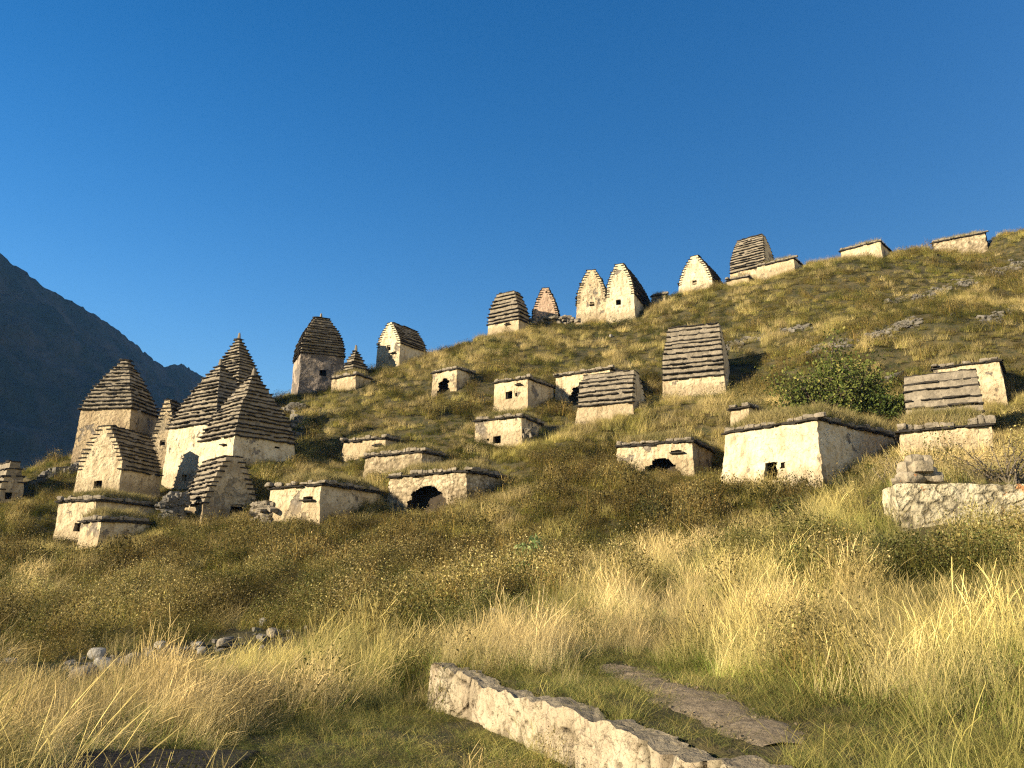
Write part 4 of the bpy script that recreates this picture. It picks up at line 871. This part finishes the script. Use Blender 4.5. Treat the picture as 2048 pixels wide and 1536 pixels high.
# regions painted over the place (centre and radii given where the photograph shows them, turned into a weight per point on the ground)
BL = [  # px, py, rx, ry, dry, green, weed, dark
 (150,1440,330,75,1.5,0,-.8,0),(420,1390,260,70,1.4,0,-.6,0),(620,1380,160,90,1.0,.1,-.2,0),(300,1250,420,80,-.6,.2,1.0,.4),(520,1130,330,90,-.5,.1,.8,.6),(760,1200,240,90,-.8,0,1.0,.8),(200,1150,180,50,.1,.3,.2,.2),
 (930,1250,60,70,1.6,0,-.6,0),(1080,1250,170,70,1.2,.2,-.5,0),(1000,1170,90,60,-1,.3,.5,1.2),(1300,1200,200,90,1.1,.1,-.2,0),(1500,1230,200,110,1.4,0,-.4,0),(1800,1280,260,120,1.0,.1,0,0),(1950,1380,160,120,1.3,.5,-.3,0),
 (1650,1060,130,50,1.3,0,-.6,0),(1250,1050,260,60,-.1,0,.6,.1),(1750,1185,190,38,-.9,0,1.6,.9),(1950,1150,120,38,-1.,.1,1.4,1.5),(1640,1130,120,30,-.6,0,1.2,.6),(1250,1010,220,34,-.5,0,1.0,.6),(1330,1040,80,24,-.8,0,.8,1.8),(1900,1230,90,22,-1.,0,.6,1.6),(1620,1270,40,60,-1.,0,1.2,.4),(1550,1130,50,60,-.6,.8,.2,.3),(1900,930,170,60,.9,0,.2,-.2),(1650,1340,70,60,-.6,0,.7,.2),
 (760,1470,260,70,-.9,1.4,.1,.1),(600,1500,200,50,-.9,1.1,.1,.4),(1020,1340,140,40,-.1,1.0,-.3,0),(1350,1400,200,60,-1.0,1.5,-.3,0),(1550,1440,130,60,-.6,1.4,-.2,0),(1700,1490,180,50,-.2,.8,.1,0),(850,1400,60,70,-.4,.8,.1,0),
 (750,1080,120,30,-.4,1.0,0,0),(1100,895,90,26,-.3,1.2,-.3,0),(940,880,110,40,0,.5,.3,0),(1250,890,120,40,0,.3,.2,0),(1000,870,100,30,.7,0,0,0),(1300,860,90,20,.9,0,0,0),(1870,835,120,16,1.2,0,-.4,0),(1850,760,50,25,-.6,1.4,-.2,0),(1820,740,40,20,-.3,1.2,0,0),
 (300,1000,120,40,-.6,1.1,-.2,0),(120,1030,120,40,.1,.6,0,0),(100,1090,110,20,-.8,.5,.2,1.0),(100,925,60,20,.8,0,0,0),(1700,600,300,60,-.2,0,.1,.7),(1450,640,260,50,0,.1,.1,.5),(1900,700,160,40,.6,0,0,-.2),(1650,560,260,25,.3,0,0,0),  # left edge, below the box tombs: dark scrub stands in for the shadow there
 (1250,720,200,40,.2,.1,.1,.3),(850,760,120,40,-.3,.2,.2,.6),(700,900,140,50,-.3,0,.2,.7),(1400,700,120,40,0,0,0,.4),(1050,800,80,20,.3,0,0,.0),(560,960,50,20,.8,0,0,0),(1500,800,60,30,.2,.2,.2,.2),(2000,620,80,60,.2,.1,0,.1)]
def regions(x, y, z):
    px, py = proj(x, y, z); out = np.zeros((4, len(x)))
    for b_ in BL:
        g_ = np.exp(-(((px - b_[0]) / b_[2]) ** 2 + ((py - b_[1]) / b_[3]) ** 2)); out += g_[None] * (np.array(b_[4:]) * [.8, 1, .6 if b_[6] > 0 else 1, .6])[:, None]
    return out, px, py
def footprint(x, y, z):
    kill = np.zeros(len(x), bool); low = np.zeros(len(x), bool)
    for k in TOMBS:
        q = np.stack([x - k['cen'][0], y - k['cen'][1]], 1); lx = q @ k['ex']; ly = q @ k['ey']; hx, hy = k['w'] / 2 + .08, k['d'] / 2 + .08
        rt = k['ze'] + (.2 if k['kind'] == 'B' else 99)
        kill |= (np.abs(lx) < hx) & (np.abs(ly) < hy) & (z < rt)
        low |= (np.abs(lx) < hx + .9) & (ly < hy) & (ly > -hy - 1.3)
    s = (x - WE[0]) * WN[0] + (y - WE[1]) * WN[1]; t = (x - WE[0]) * WD[0] + (y - WE[1]) * WD[1]
    kill |= (t > -.15) & (s > -.10) & (s < .13)
    ax, az_ = a0[0], a0[1]
    kill |= (x > a0[0] - .05) & (y > 16.2) & (y < 18.0)
    d = np.full(len(x), 99.); 
    near = y < 16
    if near.any():
        dd_ = np.sqrt(((np.stack([x[near], y[near]], 1)[:, None, :] - PATH[None, ::6]) ** 2).sum(-1)).min(1); d[near] = dd_
    kill |= d < .20 + .12 * fbm2(x, y, 2.6, 161, 2); kill |= (np.abs(x - SLAB[0]) < .62) & (np.abs(y - SLAB[1]) < .7)
    for (rx_, ry_, rr_) in ROCKS: kill |= (x - rx_) ** 2 + (y - ry_) ** 2 < rr_ ** 2
    for (rx_, ry_, rr_) in ROCKS: low |= ((x - rx_) ** 2 + (y - ry_ + .8) ** 2 < (rr_ + .8) ** 2)
    return kill, low, d, s, t
COL = dict(dry=np.array([[.58, .46, .21], [.62, .52, .29], [.46, .38, .15]]), green=np.array([[.14, .16, .042], [.22, .215, .065], [.10, .13, .032]]),
           weed=np.array([[.145, .125, .055], [.105, .11, .038], [.20, .155, .072]]), dark=np.array([[.065, .075, .025], [.085, .085, .03], [.06, .065, .025]]), olive=np.array([[.26, .24, .075], [.34, .30, .10], [.20, .20, .055]]))
def pick(c, n_): a_ = rng.random((n_, 3)); a_ /= a_.sum(1)[:, None]; return a_ @ COL[c]
def sow(y0, y1, dens, near):
    um = .78
    area = um * (y1 ** 2 - y0 ** 2) ; n_ = int(area * dens)
    y = np.sqrt(rng.uniform(y0 ** 2, y1 ** 2, n_)); x = rng.uniform(-um, um, n_) * y + 0
    z = ground(x, y); Rg, px, py = regions(x, y, z); kill, low, dpath, s, t = footprint(x, y, z)
    a_ = fbm2(x, y, .16, 91, 3); b_ = fbm2(x, y, .55, 93, 3); c_ = fbm2(x, y, .3, 95, 3); d_ = fbm2(x, y, 1.3, 97, 2)
    sc_ = np.stack([.35 + 1.3 * a_ + .9 * b_ + .5 * d_ + Rg[0], .05 - .8 * a_ + 1.0 * c_ + Rg[1] - .3 * d_, .40 - .7 * a_ - .9 * c_ + .6 * d_ + Rg[2], .12 - 1.1 * b_ + .9 * c_ + Rg[3], np.full(n_, .55) + .3 * d_])
    e_ = fbm2(x, y, 2.4, 99, 2); sc_[0] += .5 * e_; sc_[4] -= .4 * e_ - .12; sc_[2] += .35 * fbm2(x, y, .9, 101, 2) 
    kk = (y < 9); sc_[2][kk] -= .5; sc_[3][kk] -= .5; sc_[1][(y < 9) & (px > 1500)] += .25
    q_ = fbm2(x, y, .75, 151, 3); sc_[2] += np.where((y < 27) & (q_ > .22), 1.1, 0); sc_[3] += np.where((y < 30) & (q_ < -.28), .9, 0)
    sc_[3][y < 9] -= .6
    sc_ += rng.gumbel(0, .34, sc_.shape); ty = sc_.argmax(0)
    edge = (dpath < .75) & (rng.random(n_) < .9 - .8 * (dpath - .24) + .9 * d_); ty[edge] = 1
    edge = (s > .1) & (s < .9) & (t > -.5) & (rng.random(n_) < .6); ty[edge] = 1
    edge = (s < -.05) & (s > -2.4) & (t > .2) & (rng.random(n_) < .72 + 1.2 * b_) & (ty != 2); ty[edge] = 1
    okv = ~kill & (py < 1700)
    spin = rng.uniform(0, 6.283, n_)
    wind = np.clip(.42 - (px - 500) / 1800, .04, .42) * (1 + .4 * a_) if near else .16 + 0 * x
    tilt = wind + rng.normal(0, .09, n_)
    b2 = np.arcsin(np.clip(np.sin(tilt) * np.cos(spin), -1, 1)); rx = np.arctan2(np.sin(tilt) * np.sin(spin), np.cos(tilt)); rz = np.arctan2(np.sin(spin), np.cos(tilt) * np.cos(spin))
    rot = np.stack([rx, b2, rz], 1)
    tint = np.zeros((n_, 3))
    for i, c in enumerate(('dry', 'green', 'weed', 'dark', 'olive')):
        m_ = ty == i; tint[m_] = pick(c, m_.sum())
    yg = np.clip(.08 + 1.1 * fbm2(x, y, .4, 111, 3) + .5 * np.exp(-(((px - 1750) / 420) ** 2 + ((py - 1420) / 130) ** 2)), 0, .85)[:, None] * (ty == 0)[:, None]
    tint = tint * (1 - yg) + np.array([.36, .35, .085]) * yg
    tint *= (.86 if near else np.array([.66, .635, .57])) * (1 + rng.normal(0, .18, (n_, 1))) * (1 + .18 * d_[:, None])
    mixv = np.clip(.5 + .5 * c_, 0, 1)[:, None]; 
    h = rng.uniform(.7, 1.2, n_) * (1 + .35 * b_); h[low] *= .82; h[(px > 60) & (px < 600) & (py > 1300) & (py < 1385)] *= .6; h[(np.abs(px - 1330) < 70) & (np.abs(py - 965) < 30)] *= .6; h[(np.abs(px - 1530) < 120) & (np.abs(py - 990) < 22)] *= 1.35
    sh = (s < .1) & (s > -2.6) & (t > .3); h[sh] *= .55
    h[(dpath < .75) & (y < 13)] *= .6; h[(np.abs(x - SLAB[0]) < 1.0) & (np.abs(y - SLAB[1]) < 1.3)] *= .5; h[(px > 1150) & (px < 1560) & (dpath < 1.3)] *= .75
    for (rx_, ry_, rr_) in ROCKS: h[((x - rx_) ** 2 + (y - ry_ + .9) ** 2 < (rr_ + .9) ** 2)] *= .8
    f_ = fbm2(x, y, .8, 121, 3); wd_ = (ty == 2) | (ty == 3)
    g_ = fbm2(x, y, 1.1, 141, 2)
    h = np.where(wd_, h * np.clip(1.05 + 1.1 * f_ + .7 * g_, .3, 1.9) * rng.uniform(.8, 1.25, n_), h * np.clip(1 + .5 * f_ + .5 * g_, .45, 1.6))
    okv &= ~(wd_ & (g_ < -.22) & (rng.random(n_) < .75))
    tint = tint * (1 + np.where(ty == 0, .55, .2) * g_)[:, None]
    tint = tint * (1 + np.where(wd_, 1.0, .45)[:, None] * fbm2(x, y, .45, 131, 4)[:, None])
    ty = np.where(wd_ & near & (rng.random(n_) < .10), 5, ty)
    P_ = np.stack([x, y, z], 1)
    plan = {0: 'tall', 1: 'short', 2: 'weed', 3: 'weed', 4: 'tuft'}
    res = []
    for i in range(6 if near else 5):
        m_ = okv & (ty == i)
        if near: kd = {0: 'near_tall', 1: 'near_short', 2: 'near_weed', 3: 'near_weed', 4: 'near_tall', 5: 'near_stalk'}[i] if not (i in (2, 3) and y0 > 10) else 'mid_weed'
        else: kd = {0: 'far_tall', 1: 'far_tuft', 2: 'far_weed', 3: 'far_weed', 4: 'far_tuft'}[i]
        hh = h[m_] * {0: 1.0, 1: 1.0 if near else .7, 2: .9, 3: .8, 4: .6 if near else .9, 5: .9}[i]
        S = np.stack([np.clip(hh, .7, 1.5)] * 2 + [hh], 1)
        nm_ = {0: 'dry_grass', 1: 'green_grass', 2: 'brown_weeds', 3: 'dark_scrub', 4: 'olive_grass', 5: 'dry_stalks'}[i]
        scatter(nm_, P_[m_], rot[m_], S, tint[m_], src[kd])
sow(2.6, 13, 46, True); sow(13, 27, 17, True); sow(27, 52, 8.5, False); sow(52, 104, 4.2, False)
